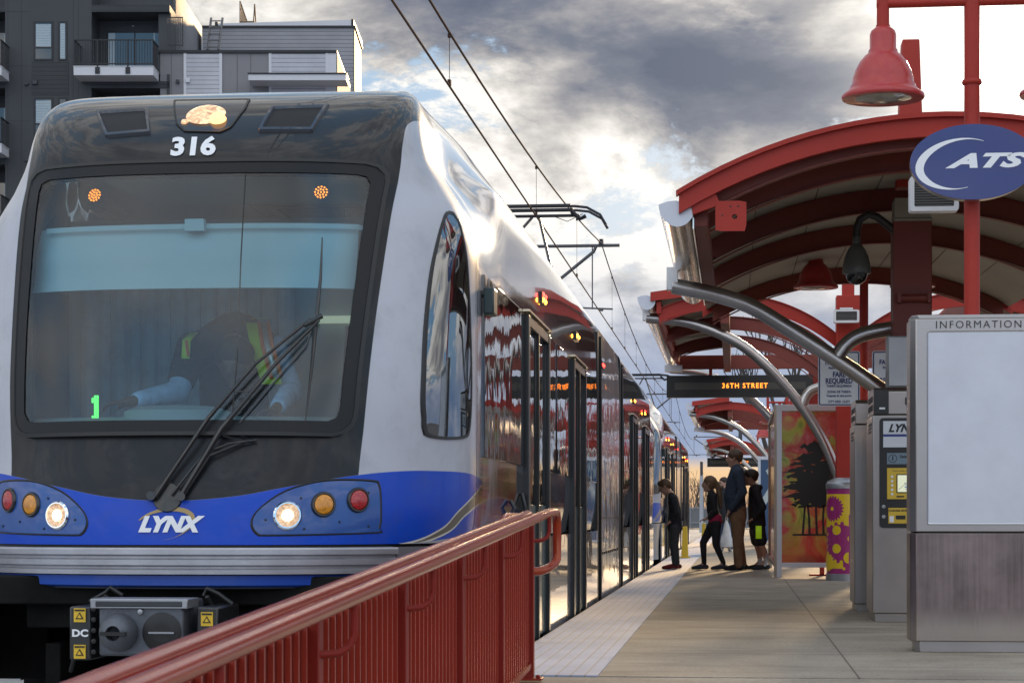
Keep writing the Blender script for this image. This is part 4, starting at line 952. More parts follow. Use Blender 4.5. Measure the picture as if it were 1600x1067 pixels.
for i in range(61):
    a = radians(52+232*i/60); t = i/60
    ox_, oz_ = -.098+.262*cos(a)+0, -.012+.160*sin(a)+.10*(.262*cos(a))
    w_ = .003+.052*sin(pi*min(1, t*1.02))**1.6*(.55+.75*t if t < .7 else 1.1)
    n_ = Vector((cos(a)*.160, sin(a)*.262)).normalized()
    rows.append([F_(ox_, oz_), F_(ox_-n_.x*w_, oz_-n_.y*w_)])
mb.grid(rows)
mbtext(mb, 'ATS', .118, lambda x, z: F_(x, z), bold=.006, sx=1.0, shear=.40, align='LEFT', spacing=1.0)
xs_ = [v[0] for v in mb.v[122:]]; xa_, xb_ = min(xs_), max(xs_); mb.v = mb.v[:122]+[(OX-.175+(v[0]-xa_)*.51/(xb_-xa_), v[1], v[2]+.002) for v in mb.v[122:]]
mb.build('lettering', LOGOW, ov, smooth=0)
mb = MB(); mb.tube([(1.5, 13.7, 3.0), (1.5, 13.7, 3.16)], .062, 16); mb.build('clamp', GREYM, ov)
# ---- speakers, box, dome cameras
def speaker(x, Y, z, label, w=.31, h=.10):
    r = thing('speaker', label, 'speaker', (x, Y, z), 'white platform loudspeakers')
    mb = MB(); L1 = rrect(x-w/2, x+w/2, z-h, z+h, .02, 4); L2 = rrect(x-w/2+.03, x+w/2-.03, z-h+.03, z+h-.022, .01, 4)
    mb.grid([[(a, Y+.12, b) for a, b in L1], [(a, Y, b) for a, b in L1], [(a, Y, b) for a, b in L2], [(a, Y+.02, b) for a, b in L2]], close=True); mb.box(x-w*.25, x+w*.25, Y+.02, Y+.1, z+h, z+h+.03)
    mb.build('housing', WHITE, r, smooth=35)
    mb = MB(); mb.box(x-w/2+.02, x+w/2-.02, Y+.018, Y+.1, z-h+.02, z+h-.012)
    for k in range(9): zz = z-h+.035+k*.017; mb.box(x-w/2+.03, x+w/2-.03, Y+.012, Y+.019, zz, zz+.005, 1)
    mb.build('grille', [pbr('grille_dark', (.05, .05, .05), .6), pbr('grille_light', (.16, .16, .15), .5)], r, smooth=0)
speaker(1.31, 14.2, 2.985, 'white loudspeaker partly hidden below the blue oval sign', .32, .115)
speaker(1.46, 28.2, 3.48, 'small white loudspeaker on the red column above the fare signs', .335, .085)
CAMG = pbr('camera_housing', (.11, .115, .10), .45, .2)
def dome(x, Y, z, s, label, mat, arm):
    r = thing('dome_camera', label, 'camera', (x, Y, z))
    mb = MB(); mb.lathe([(.118, -.005), (.122, .015), (.118, .06), (.10, .14), (.075, .20), (.05, .235), (.034, .25), (.034, .31), (.03, .315)], (0, 0, 0), 28)
    mb.v = [(x+v[0]*s, Y+v[1]*s, z+v[2]*s) for v in mb.v]; mb.build('housing', mat, r)
    mb = MB(); mb.lathe([(0, -.10), (.04, -.092), (.075, -.065), (.09, -.03), (.092, .0)], (0, 0, 0), 28); mb.v = [(x+v[0]*s, Y+v[1]*s, z+v[2]*s) for v in mb.v]
    mb.build('dome', pbr('smoked_dome', (.01, .011, .011), .04, 0, 0, spec=1), r)
    if arm: mb = MB(); mb.tube(arm, .034*s, 12); mb.build('arm', pbr('arm_dark', (.05, .045, .04), .4, .5), r)
dome(1.03, 18.25, 2.92, 1.0, 'dark dome camera hanging from a curved arm on the nearest canopy column', CAMG, [(1.03, 18.25, 3.2), (1.03, 18.25, 3.30), (1.06, 18.25, 3.38), (1.13, 18.25, 3.42), (1.20, 18.25, 3.40), (1.28, 18.27, 3.34), (1.36, 18.3, 3.28)])
dome(-1.0, 94.6, 3.55, 1.6, 'white dome camera on the distant canopy edge', WHITE, [(-1.0, 94.6, 4.0), (-1.0, 94.6, 4.1)])
# ================================================================== FARE SIGNS
def fare_sign(x, Y, zc, label):
    r = thing('fare_sign', label, 'sign', (x, Y, zc), 'fare zone signs'); w, h = .485, .64
    mb = MB(); mb.prism(rrect(x-w/2, x+w/2, zc-h/2, zc+h/2, .03, 5), Y, Y+.012, 'y'); mb.build('plate', pbr('sign_white', (.93, .95, .98), .4, 0, 0, .03, 3), r)
    NAVY = pbr('sign_navy', (.045, .06, .20), .5); mb = MB()
    A = rrect(x-w/2+.008, x+w/2-.008, zc-h/2+.008, zc+h/2-.008, .026, 5); B = rrect(x-w/2+.022, x+w/2-.022, zc-h/2+.022, zc+h/2-.022, .016, 5)
    mb.grid([[(a, Y-.002, b) for a, b in A], [(a, Y-.002, b) for a, b in B]], close=True); mb.build('border', NAVY, r, smooth=0)
    mb = MB()
    for s, dz_, sz, sx, bd in (('PAID', .255, .078, .78, .0025), ('FARE ZONE', .185, .078, .78, .0025), ('Beyond this Point', .125, .040, .85, .001), ('FARE', .045, .085, .78, .003), ('REQUIRED', -.030, .085, .78, .003), ('TARIFA REQUERIDA', -.088, .042, .78, .001), ('ZONA DE TARIFA', -.155, .040, .85, .001), ('Después de este punto', -.20, .036, .85, .001), ('CITY ORD. 15-271', -.27, .040, .80, .001)):
        mb = MB(); mbtext(mb, s, sz, lambda a, b: (x+a, Y-.003, zc+dz_+b), bold=bd, sx=sx); mb.build('wording', NAVY, r, smooth=0)
fare_sign(1.205, 24.95, 2.45, 'white fare zone sign with navy wording, fully visible left of the lamp post')
fare_sign(1.83, 24.95, 2.45, 'white fare zone sign partly hidden behind the steel box, right of the lamp post')
# ================================================================== KIOSK
KDULL = bpy.data.materials.new('kiosk_steel_painted_reflection'); KDULL.use_nodes = True; t = NT(KDULL.node_tree); b = KDULL.node_tree.nodes['Principled BSDF']
oc = t.n('ShaderNodeTexCoord').outputs['Object']; st = t.noise(t.vm('MULTIPLY', oc, (60, 60, 1.2)), 1.0, 5, .7); bl = t.noise(oc, 3.0, 5, .6); s = t.n('ShaderNodeSeparateXYZ', {0: oc})
c = t.ramp(t.m('ADD', t.m('MULTIPLY', st, .45), t.m('MULTIPLY', bl, .55)), [(.35, (.13, .10, .095)), (.65, (.28, .22, .21))])
c = t.mix(t.m('MULTIPLY', t.m('SUBTRACT', 1.0, t.step(t.m('ADD', s.outputs[2], t.m('MULTIPLY', st, .15)), .20, .36)), .7), c, (.42, .37, .31))  # brown tone and paler foot paint reflections into the brushed steel colour
t.put(b.inputs['Base Color'], c); b.inputs['Metallic'].default_value = .9; t.put(b.inputs['Roughness'], t.m('ADD', .22, t.m('MULTIPLY', st, .25)))
kx0, kx1, ky = 1.175, 1.825, 13.42
k = thing('information_kiosk', 'tall stainless steel information kiosk with a blank white panel at the right edge', 'kiosk', ((kx0+kx1)/2, ky+.45, 0))
def chamfer(x0, x1, y0, y1, c): return [(x0+c, y0), (x1-c, y0), (x1, y0+c), (x1, y1-c), (x1-c, y1), (x0+c, y1), (x0, y1-c), (x0, y0+c)]
mb = MB(); mb.prism(chamfer(kx0-.085, kx1+.085, ky, ky+.32, .035), .07, .745, 'z'); mb.build('lower_cabinet', KDULL, k, bevel=.004)
mb = MB(); mb.prism(chamfer(kx0-.055, kx1+.055, ky+.03, ky+.29, .03), 0, .07, 'z'); mb.build('plinth', KSTEEL, k, bevel=.003)
mb = MB(); mb.prism(chamfer(kx0-.085, kx1+.085, ky, ky+.32, .035), .755, 2.085, 'z'); up = mb.build('upper_cabinet', KSTEEL, k, bevel=.004)
mb = MB(); mb.prism(chamfer(kx0-.06, kx1+.06, ky+.02, ky+.30, .03), .745, .755, 'z'); mb.build('shadow_gap', BLACK, k)
mb = MB(); mb.prism(chamfer(kx0-.075, kx1+.075, ky+.005, ky+.31, .04), 2.085, 2.11, 'z'); mb.build('top_cap', KSTEEL, k, bevel=.004)
px0, px1, pz0, pz1 = 1.205, 1.79, .81, 2.0
mb = MB(); mb.grid([[(a, ky-.002, b) for a, b in rrect(px0-.012, px1+.012, pz0-.012, pz1+.012, .01, 2)], [(a, ky-.008, b) for a, b in rrect(px0-.008, px1+.008, pz0-.008, pz1+.008, .01, 2)], [(a, ky-.002, b) for a, b in rrect(px0, px1, pz0, pz1, .004, 2)]], close=True)
mb.build('panel_frame', ALU, up, smooth=0)
mb = MB(); mb.box(px0, px1, ky-.003, ky+.001, pz0, pz1); mb.build('blank_panel', pbr('panel_white_sheet', (.60, .62, .68), .32, 0, .3, .06, 4, .06, 8), up)
mb = MB(); mbtext(mb, 'INFORMATION', .066, lambda a, b: (1.51+a, ky-.004, 2.045+b), bold=0, spacing=1.25); mb.build('heading', pbr('ink_dark', (.035, .03, .03), .6), up, smooth=0)
# ================================================================== TICKET MACHINES
def ticket_machine(x, Y, label, full=True, w=.86, d=.75):
    r = thing('ticket_machine', label, 'ticket machine', (x+w/2, Y+d/2, 0), 'steel ticket machines')
    mb = MB(); mb.box(x, x+w, Y, Y+d, .07, 1.66); bd_ = mb.build('cabinet', KSTEEL, r, bevel=.008)
    mb = MB(); mb.box(x+.02, x+w-.02, Y+.015, Y+d-.02, 0, .07); mb.build('plinth', KSTEEL, r, bevel=.004)
    mb = MB(); mb.prism([(Y+.015, 1.665), (Y+.015, 1.85), (Y+.06, 1.88), (Y+d, 1.88), (Y+d, 1.665)], x+.01, x+w-.01, 'x')
    hd = mb.build('head', KSTEEL, r, bevel=.006)
    mb = MB()
    for k_ in range(9):
        for q in range(2): mb.box(x+.006, x+.011, Y+.12+k_*.06, Y+.155+k_*.06, 1.70+q*.07, 1.745+q*.07)
    for q in range(3): mb.box(x-.003, x+.001, Y+.1+q*.02, Y+.5, 1.58-q*.03, 1.60-q*.03)
    mb.build('louvre', BLACK, hd, smooth=0)
    if not full: return r
    mb = MB(); mb.box(x+.012, x+.13, Y+.004, Y+.012, 1.67, 1.86); mb.build('head_label', BLKPL, hd)
    mb = MB(); mb.box(x+.26, x+.40, Y+.004, Y+.012, 1.74, 1.80); mb.build('head_window', BLKPL, hd)
    mb = MB(); mb.box(x+.055, x+.10, Y+.0, Y+.004, 1.705, 1.72); mb.build('asset_tag', WHITE, hd)
    mb = MB(); mb.prism(rrect(x+.055, x+w-.06, .755, 1.635, .03, 5), Y-.010, Y-.001, 'y'); mb.prism(rrect(x+.36, x+w-.06, .50, .80, .02, 4), Y-.009, Y-.0005, 'y'); fc = mb.build('face_panel', BLKPL, r, smooth=35)
    y_ = Y-.012; mb = MB(); mb.box(x+.085, x+.50, y_-.002, y_+.003, 1.40, 1.61); mb.box(x+.085, x+.50, y_-.003, y_-.0021, 1.485, 1.505, 1)
    mb.build('header_sign', [pbr('sticker_white', (.62, .64, .68), .4), pbr('stripe_navy', (.03, .05, .22), .4)], fc, smooth=0)
    mb = MB(); F2 = lambda a, b: (x+.235+a, y_-.004, 1.55+b)
    mbtext(mb, 'LYNX', .085, F2, bold=.004, sx=1.0, shear=.35, m=0)
    swo = MB(); out = []
    for i in range(31):
        a = radians(150-260*i/30); ex, ez = .10*cos(a), .038*sin(a)+.02*cos(a); w_ = .006*sin(pi*i/30)+.0006; out.append([(x+.24+ex*(1-w_*8), y_-.0033, 1.552+ez*(1-w_*8)), (x+.24+ex, y_-.0033, 1.552+ez)])
    mb.grid(out, 1); mbtext(mb, 'Blue Line', .028, lambda a, b: (x+.43+a, y_-.004, 1.53+b), m=2); mbtext(mb, 'Charlotte Area Transit', .016, lambda a, b: (x+.38+a, y_-.004, 1.462+b), m=2)
    for q in range(8): mb.prism([(x+.31+q*.02, 1.415), (x+.325+q*.02, 1.435), (x+.328+q*.02, 1.433), (x+.315+q*.02, 1.413)], y_-.004, y_-.0035, 'y', 2)
    mb.build('header_lettering', [pbr('ink_black', (.02, .02, .025), .5), GREYM, pbr('ink_grey', (.12, .12, .15), .5)], fc, smooth=0)
    mb = MB(); mb.box(x+.115, x+.50, y_-.002, y_+.003, 1.265, 1.355); mb.build('step_label', pbr('step_blue_grey', (.16, .22, .27), .4), fc)
    mb = MB(); mb.grid([[(x+.16+r_*cos(2*pi*q/20), y_-.003, 1.31+r_*sin(2*pi*q/20)) for q in range(20)] for r_ in (.034, .029)], close=True); mbtext(mb, '1', .05, lambda a, b: (x+.16+a, y_-.0035, 1.31+b), bold=.002); mbtext(mb, 'Select', .032, lambda a, b: (x+.255+a, y_-.0035, 1.325+b), bold=.001); mb.build('step_wording', pbr('ink_black'  , (.02, .02, .025), .5), fc, smooth=0)
    mb = MB(); mb.box(x+.115, x+.50, y_-.003, y_+.003, .985, 1.235); mb.box(x+.125, x+.29, y_-.003, y_+.003, .79, .915); mb.box(x+.31, x+.48, y_-.003, y_+.003, .79, .915); yp = mb.build('yellow_panel', pbr('machine_yellow', (.66, .44, .04), .4, 0, 0, .08, 5), fc, bevel=.003)
    mb = MB(); mb.box(x+.19, x+.42, y_-.008, y_-.003, 1.035, 1.185, 1); mb.box(x+.198, x+.412, y_-.009, y_-.008, 1.043, 1.177)
    rnd = random.Random(3)
    for q in range(9):
        a, b = x+.215+rnd.random()*.15, 1.055+rnd.random()*.09; mb.box(a, a+.02+rnd.random()*.04, y_-.0096, y_-.0092, b, b+.006+rnd.random()*.012, 2 if q % 3 else 3)
    mb.tube([(x+.205, y_-.0095, 1.06), (x+.25, y_-.0095, 1.10), (x+.30, y_-.0095, 1.09), (x+.35, y_-.0095, 1.14), (x+.405, y_-.0095, 1.13)], .0018, 5, 4)
    mb.build('screen', [emit('screen_map', (.80, .85, .62), .62), BLKPL, emit('screen_blue', (.10, .22, .45), .6), emit('screen_grey', (.35, .4, .4), .6), emit('screen_dark', (.12, .14, .2), .4)], yp, smooth=0)
    mb = MB()
    for q in range(5): mb.lathe([(.011, -.003), (.010, -.009), (0, -.010)], (x+.155, y_, 1.165-q*.035), 12, axis='y')
    mb.build('button', WHITE, yp)
    mb = MB()
    mbtext(mb, 'Touch screen to begin', .018, lambda a, b: (x+.235+a, y_-.004, 1.212+b)); mbtext(mb, 'CHANGE GIVEN', .022, lambda a, b: (x+.207+a, y_-.004, .893+b), bold=.001); mbtext(mb, 'TICKETS', .022, lambda a, b: (x+.395+a, y_-.004, .893+b), bold=.001)
    mb.box(x+.185, x+.26, y_-.009, y_-.003, .825, .855); mb.box(x+.33, x+.46, y_-.009, y_-.003, .815, .85); mb.box(x+.19, x+.25, y_-.005, y_-.003, 1.0, 1.012)
    mb.build('slot_and_print', BLACK, yp, smooth=0)
    mb = MB(); mb.box(x+.135, x+.168, y_-.005, y_-.003, .80, .85); mb.build('card_pictogram', WHITE, yp)
    mb = MB()
    for z_ in (.925, .845): mb.lathe([(.016, 0), (.014, -.006), (0, -.007)], (x+.088, y_, z_), 14, axis='y')
    mb.build('lock', GREYM, fc)
    return r
ticket_machine(1.093, 17.15, 'steel ticket machine with black and yellow front, nearest the information kiosk')
ticket_machine(1.05, 18.95, 'steel ticket machine mostly hidden behind the one with the yellow front', False)
mb = MB(); mb.box(1.27, 1.60, 18.02, 18.2, 1.93, 2.365); mb.box(1.28, 1.59, 18.0, 18.02, 1.94, 2.355); tag(mb.build('junction_box', pbr('box_steel', (.36, .36, .36), .4, .7, 0, .1, 3), None, loc=(1.43, 18.1, 1.93), bevel=.006), 'plain grey steel box on the column above the ticket machine', 'junction box')
# ================================================================== LITTER BIN WITH GEARS
bx_, by_, br = 1.455, 28.05, .262
b = thing('litter_bin', 'round litter bin wrapped in purple and yellow gear artwork beside the shelter', 'bin', (bx_, by_, 0))
MAG = pbr('wrap_magenta', (.36, .018, .17), .35, 0, .3); YLW = pbr('wrap_yellow', (.85, .58, .01), .35, 0, .3)
mb = MB(); mb.lathe([(br, .09), (br, 1.20)], (bx_, by_, 0), 48); wr = mb.build('wrap', MAG, b)
mb = MB(); mb.lathe([(br+.012, 0), (br+.012, .09), (br, .092)], (bx_, by_, 0), 48); mb.build('base', GREYM, b)
mb = MB(); mb.lathe([(br+.01, 1.20), (br+.012, 1.26), (br-.01, 1.30), (br-.10, 1.345), (br-.11, 1.33), (0, 1.33)], (bx_, by_, 0), 48); mb.build('lid', GREYM, b)
def onbin(s, z, o=.003): a = -pi/2+s/br; return (bx_+(br+o)*cos(a), by_+(br+o)*sin(a), z)
def gear(mb, s, z, r, teeth, m=0, o=.004, hole=.25, hm=1):
    n = teeth*8; L = []
    for k_ in range(n):
        ph = (k_ % 8)/8; rr = r if ph < .45 else r*.86; a = 2*pi*k_/n; L.append((s+rr*cos(a), z+rr*sin(a)))
    mb.grid([[onbin(s+(p[0]-s)*t, z+(p[1]-z)*t, o) for p in L] for t in (1, .8, .6, .4, .2, .001)], m, close=True)
    if hole: disc(mb, s, z, r*hole, hm, o+.002)
def disc(mb, s, z, r, m, o): mb.grid([[onbin(s+r*t*cos(2*pi*q/24), z+r*t*sin(2*pi*q/24), o) for q in range(24)] for t in (1, .6, .3, .001)], m, close=True)
mb = MB()
for s0, s1, z0, z1 in ((-.40, .03, .70, 1.13), (-.36, -.06, .16, .62), (.08, .16, .78, 1.15), (.2, .42, .2, 1.1)):
    mb.grid([[onbin(s0+(s1-s0)*q/14, z_, .002) for q in range(15)] for z_ in (z0, z1)], 1)
gear(mb, -.22, .94, .17, 22, 0, .004, .16); gear(mb, -.10, .50, .27, 18, 0, .004, 0); gear(mb, .14, .62, .13, 16, 0, .004, .3)
for s_, z_, r_ in ((-.15, .66, .062), (-.15, .42, .062), (.02, .78, .07), (.04, .55, .045), (.02, .30, .075), (.13, .80, .05), (.14, .34, .05)): disc(mb, s_, z_, r_, 1, .007)
gear(mb, -.30, .24, .12, 14, 1, .0075, 0); disc(mb, -.05, .16, .02, 1, .007)
for z_ in (.78, .55, .30): mb.grid([[onbin(.012+.02*q, z_+d_, .009) for q in (0, .5, 1)] for d_ in (-.08, .08)], 0)
mb.build('gear_artwork', [MAG, YLW], wr, smooth=0)
# ================================================================== SHELTER PANELS
def art_mat():
    m = bpy.data.materials.new('painted_glass'); m.use_nodes = True; t = NT(m.node_tree); b_ = m.node_tree.nodes['Principled BSDF']
    oc = t.n('ShaderNodeTexCoord').outputs['Object']
    n1_ = t.noise(oc, 1.9, 3, .55, 1.2); n2_ = t.noise(t.vm('ADD', oc, (7, 3, 1)), 2.6, 4, .6, 1.5)
    c = t.ramp(n1_, [(.28, (.16, .22, .04)), (.38, (.42, .46, .10)), (.46, (.46, .22, .10)), (.54, (.46, .07, .06)), (.68, (.56, .20, .22)), (.85, (.30, .05, .05))])
    c = t.mix(t.step(n2_, .56, .68), c, (.34, .38, .10)); s = t.n('ShaderNodeSeparateXYZ', {0: oc})
    c = t.mix(t.m('MULTIPLY', t.step(s.outputs[2], .9, .2), .6), c, (.50, .05, .03))
    t.put(b_.inputs['Base Color'], c); b_.inputs['Roughness'].default_value = .12; b_.inputs['Coat Weight'].default_value = .5
    tl = t.n('ShaderNodeBsdfTranslucent', {0: c}); tp = t.n('ShaderNodeBsdfTransparent', {0: t.mix(.35, c, (1, 1, 1))})
    mx = t.n('ShaderNodeMixShader', {0: .35, 1: b_.outputs[0], 2: tl.outputs[0]}); m2 = t.n('ShaderNodeMixShader', {0: .28, 1: mx.outputs[0], 2: tp.outputs[0]})
    t.put(m.node_tree.nodes['Material Output'].inputs[0], m2.outputs[0]); return m
ART = art_mat()
sp_ = thing('shelter_screen', 'white framed shelter screen painted with a black tree on red and green glass', 'shelter', (1.0, 29.2, 0))
mb = MB(); x0, x1, Y, zt, zb = .565, 1.48, 29.2, 2.37, .14
for a, c_, d_, e in ((x0, x0+.07, 0, zt), (x1-.07, x1, 0, zt), (x0+.07, x1-.07, zt-.09, zt), (x0+.07, x1-.07, zb, zb+.065)): mb.box(a, c_, Y, Y+.06, d_, e)
mb.build('frame', pbr('screen_frame_white', (.55, .56, .60), .4, .3), sp_, bevel=.004)
mb = MB(); mb.box(x0+.06, x1-.06, Y+.02, Y+.032, zb+.05, zt-.08); gp = mb.build('glass_panel', ART, sp_)
mb = MB(); rnd = random.Random(11); mats_ = [pbr('tree_ink', (.012, .012, .010), .5)]
yy = Y+.016
for k_, (sx_, ln) in enumerate(((.92, .06), (1.0, -.05), (1.10, .02), (1.20, .05), (1.27, -.04))):
    pts = [(sx_+ln*t*t*2+.012*sin(5*t+k_), .60+t*1.0) for t in (0, .2, .4, .6, .8, 1)]
    mb.add([q for p, t in zip(pts, range(6)) for q in ((p[0]-.016+.0015*t, yy, p[1]), (p[0]+.016-.0015*t, yy, p[1]))], [(2*i, 2*i+1, 2*i+3, 2*i+2) for i in range(5)])
for k_ in range(26):
    z_ = .98+k_*.034; wmax = (.14+.26*sin(pi*min(1, (k_+2)/24))**.8); cx_ = 1.08+rnd.uniform(-.10, .08)
    L = []; n_ = 22
    for q in range(n_): a = 2*pi*q/n_; L.append((cx_+wmax*cos(a)*rnd.uniform(.7, 1.1), yy-.0004*k_, z_+.035*sin(a)*rnd.uniform(.5, 1.5)+.03*sin(9*cos(a))*rnd.random()))
    mb.add(L, [tuple(range(n_))])
mb.box(.78, 1.38, yy-.011, yy-.010, .575, .60)
mb.build('tree_silhouette', mats_, gp, smooth=0)
s2 = thing('shelter_screen', 'shelter side screen seen edge on beside the boy in shorts', 'shelter', (.56, 32, 0))
mb = MB(); X = .56
for a, c_, d_, e in ((29.3, 29.36, 0, 2.37), (34.5, 34.6, 0, 2.37), (29.36, 34.5, 2.30, 2.37), (29.36, 34.5, .14, .20)): mb.box(X-.03, X+.03, a, c_, d_, e)
mb.build('frame', pbr('screen_frame_tan', (.40, .33, .27), .5), s2, bevel=.004); mb = MB(); mb.box(X-.006, X+.006, 29.36, 34.5, .18, 2.32); mb.build('glass_panel', ART, s2)
s3 = thing('map_screen', 'distant white framed map screen with a dark blue poster behind the boy in shorts', 'sign', (1.0, 55, 0))
mb = MB(); Y = 55; x0, x1 = .58, 1.42
for a, c_, d_, e in ((x0, x0+.07, 0, 2.37), (x1-.07, x1, 0, 2.37), (x0+.07, x1-.07, 2.28, 2.37), (x0+.07, x1-.07, .14, .20)): mb.box(a, c_, Y, Y+.06, d_, e)
mb.build('frame', pbr('screen_frame_white', (.55, .56, .60), .4, .3), s3, bevel=.004)
mb = MB(); mb.box(x0+.06, x1-.06, Y+.02, Y+.03, .18, 2.3); mb.prism([(x0+.06, 1.2), (x0+.36, 1.7), (x0+.2, 2.0), (x0+.5, 2.28), (x0+.62, 2.28), (x0+.3, 1.95), (x0+.5, 1.6), (x0+.06, .9)], Y+.012, Y+.016, 'y', 1); mb.build('poster', [pbr('poster_blue', (.03, .07, .15), .4), pbr('poster_pale', (.45, .5, .5), .4)], s3)
# bench foot seen under the shelter screen
bn_ = thing('bench', 'dark red bench foot showing under the painted shelter screen', 'bench', (1.2, 30.2, 0))
mb = MB(); mb.box(.95, 1.9, 30.0, 30.4, .42, .46); mb.build('seat', BROWNR, bn_, bevel=.01)
for x in (1.22, 1.75): mb = MB(); mb.box(x-.03, x+.03, 30.1, 30.3, 0, .42); mb.box(x-.18, x+.16, 30.1, 30.3, 0, .025); mb.build('leg', RED, bn_, bevel=.004)
# yellow bollards at the platform edge
for x, Y, lab in ((-1.0, 42.2, 'yellow bollard at the platform edge just behind the boy in the dark jumper'), (-.86, 58.0, 'yellow bollard farther back, left of the girl with the ponytail')):
    r = thing('bollard', lab, 'bollard', (x, Y, 0), 'yellow bollards on the platform edge')
    mb = MB(); mb.prism([(x-.07, 0), (x+.07, 0), (x+.045, .63), (x-.045, .63)], Y-.06, Y+.06, 'y'); mb.build('post', YEL, r, bevel=.015)
    mb = MB(); mb.box(x-.11, x+.11, Y-.1, Y+.1, .0045, .03); mb.build('foot', YEL, r, bevel=.005)
gp_ = thing('pole', 'short pale grey pole standing against the yellow horizon between train and girl', 'pole', (-2.35, 148, -.4))
mb = MB(); mb.lathe([(.15, -.4), (.12, 3.6)], (-2.35, 148, 0), 16); mb.build('pale_shaft', pbr('mast_pale', (.42, .43, .46), .5, .3), gp_)
mb = MB(); mb.lathe([(.10, 3.6), (.10, 4.55), (0, 4.6)], (-2.35, 148, 0), 16); mb.build('dark_top', pbr('mast_dark', (.05, .05, .06), .5), gp_)
# ================================================================== OVERHEAD LINE
MX = CX
masts = [-9.5, 43.15, 96.5, 150]
def mess(Y):
    for a, b_ in zip(masts, masts[1:]):
        if a <= Y <= b_: t = (Y-a)/(b_-a); return 6.42-.0-(1-(2*t-1)**2)*.95
    return 6.4
ow = thing('overhead_line', 'twin bronze overhead wires with thin droppers running above the train', 'overhead wire', (MX, 20, 5))
mb = MB(); mb.tube([(MX, y, 4.97+(0.05 if False else 0)) for y in (-9, 10, 30, 60, 97, 150)], .011, 8); mb.build('contact_wire', WIRE, ow)
mb = MB(); ys_ = [-9.4+i*1.6 for i in range(100)]; mb.tube([(MX, y, mess(y)) for y in ys_ if y < 150], .012, 8); mb.build('messenger_wire', WIRE, ow)
dr = [11.5, 20.1, 29.0, 36.5, 47, 52.5, 58.5, 65, 72, 80, 88, 104, 115]
for y in dr:
    mb = MB(); mb.tube([(MX, y, 4.97), (MX, y, mess(y))], .0035 if y < 60 else .006, 6); mb.box(MX-.015, MX+.015, y-.03, y+.03, 4.975, 5.03); mb.lathe([(.018, -.02), (.018, .02)], (MX, y, mess(y)-.03), 8); mb.build('dropper', WIRE, ow)
GALV = pbr('mast_steel', (.10, .10, .11), .5, .5)
for n_, (y, xm, lab) in enumerate(((43.15, -5.6, 'nearest catenary mast whose arm shows above the train roof'), (96.5, -5.6, 'second catenary mast along the line, arm over the far carriages'), (150.0, .35, 'far catenary mast whose bracket points left above the distant sign'))):
    r = thing('catenary_mast', lab, 'mast', (xm, y, -.4), 'catenary masts')
    sgn = 1 if xm < -3 else -1
    mb = MB(); mb.lathe([(.16, -.4), (.13, 7.0), (0, 7.02)], (xm, y, 0), 16); mb.build('pole', GALV, r)
    top = mess(y)-.06; xr = MX+.38 if n_ < 2 else MX-.2
    mb = MB(); mb.tube([(xm, y, top), (xr, y, top)], .034, 10); mb.tube([(xm, y, top-2.3), (MX-.15, y, top-.12), (MX-.1, y, top)], .034, 10); mb.box(MX-.05, MX+.05, y-.05, y+.05, top+.02, top+.10)
    mb.lathe([(.06, 0), (.03, .02), (.06, .04), (.03, .06), (.055, .08)], (MX, y, top+.05), 12); mb.build('cantilever_arm', GALV, r)
    mb = MB(); mb.tube([(xm, y, 5.15), (MX-.6, y, 5.10), (MX+.24, y, 5.06)], .018, 8); mb.lathe([(.045, -.03), (.045, .03)], (MX, y, 5.05), 10); mb.tube([(MX-.18, y, top), (MX-.18, y, 5.06)], .013, 8); mb.build('steady_arm', GALV, r)
# ================================================================== APARTMENT BUILDING (turned a little from the track)
def siding(name, col, pitch=.19, dark=.45):
    m = bpy.data.materials.new(name); m.use_nodes = True; t = NT(m.node_tree); b = m.node_tree.nodes['Principled BSDF']
    oc = t.n('ShaderNodeTexCoord').outputs['Object']; s = t.n('ShaderNodeSeparateXYZ', {0: oc})
    f_ = t.m('FRACT', t.m('DIVIDE', s.outputs[2], pitch)); g = t.m('LESS_THAN', f_, .14)
    n_ = t.noise(oc, .8, 5, .6); c = t.ramp(n_, [(.3, tuple(x*.86 for x in col)), (.7, tuple(x*1.1 for x in col))])
    c = t.mix(g, c, tuple(x*dark for x in col)); t.put(b.inputs['Base Color'], c); b.inputs['Roughness'].default_value = .6
    bn = t.n('ShaderNodeBump', {'Strength': .6, 'Distance': .02, 'Height': f_}); t.put(b.inputs['Normal'], bn.outputs[0]); return m
DARKS = siding('dark_siding', (.040, .043, .046)); DARKP = pbr('dark_panel', (.046, .049, .052), .6, 0, 0, .08, .5)
LITES = siding('light_siding', (.52, .51, .54)); GREYP = pbr('grey_panel', (.22, .21, .215), .6, 0, 0, .08, .5); MIDS = siding('mid_siding', (.33, .325, .34))
TRIM = pbr('trim_white', (.62, .61, .63), .5); BLKT = pbr('roof_coping_black', (.015, .015, .017), .5)
BGL = pbr('building_glass', (.02, .03, .035), .04, 0, 0, spec=1); BLI = pbr('window_blind', (.36, .42, .44), .35, 0, .9)
bd = thing('apartment_building', 'dark grey and pale clad apartment building with balconies rising behind the train', 'building', (0, 0, 0), rz=TH)
def bx(px, d): return (px-800)/F*d
def bz(py, d): return CH+(HOR-py)/F*d
D0 = 92.0; FH = 3.32; SL = bz(113, D0)
def bb(name, m, *bs, par=bd, bev=0, **kw):
    mb = MB()
    for b_ in bs: mb.box(*b_)
    return mb.build(name, m, par, (0, 0, 0), bevel=bev, smooth=kw.get('smooth', 40))
xr0, xr1 = bx(143, D0), bx(262, D0); xe = bx(265, D0)
TOPZ = 24.3
bb('wall', DARKP, (bx(8, D0), xr0, D0, D0+10, -.4, TOPZ)); bb('wall', DARKP, (bx(-300, D0), bx(-95, D0), D0, D0+10, -.4, TOPZ))
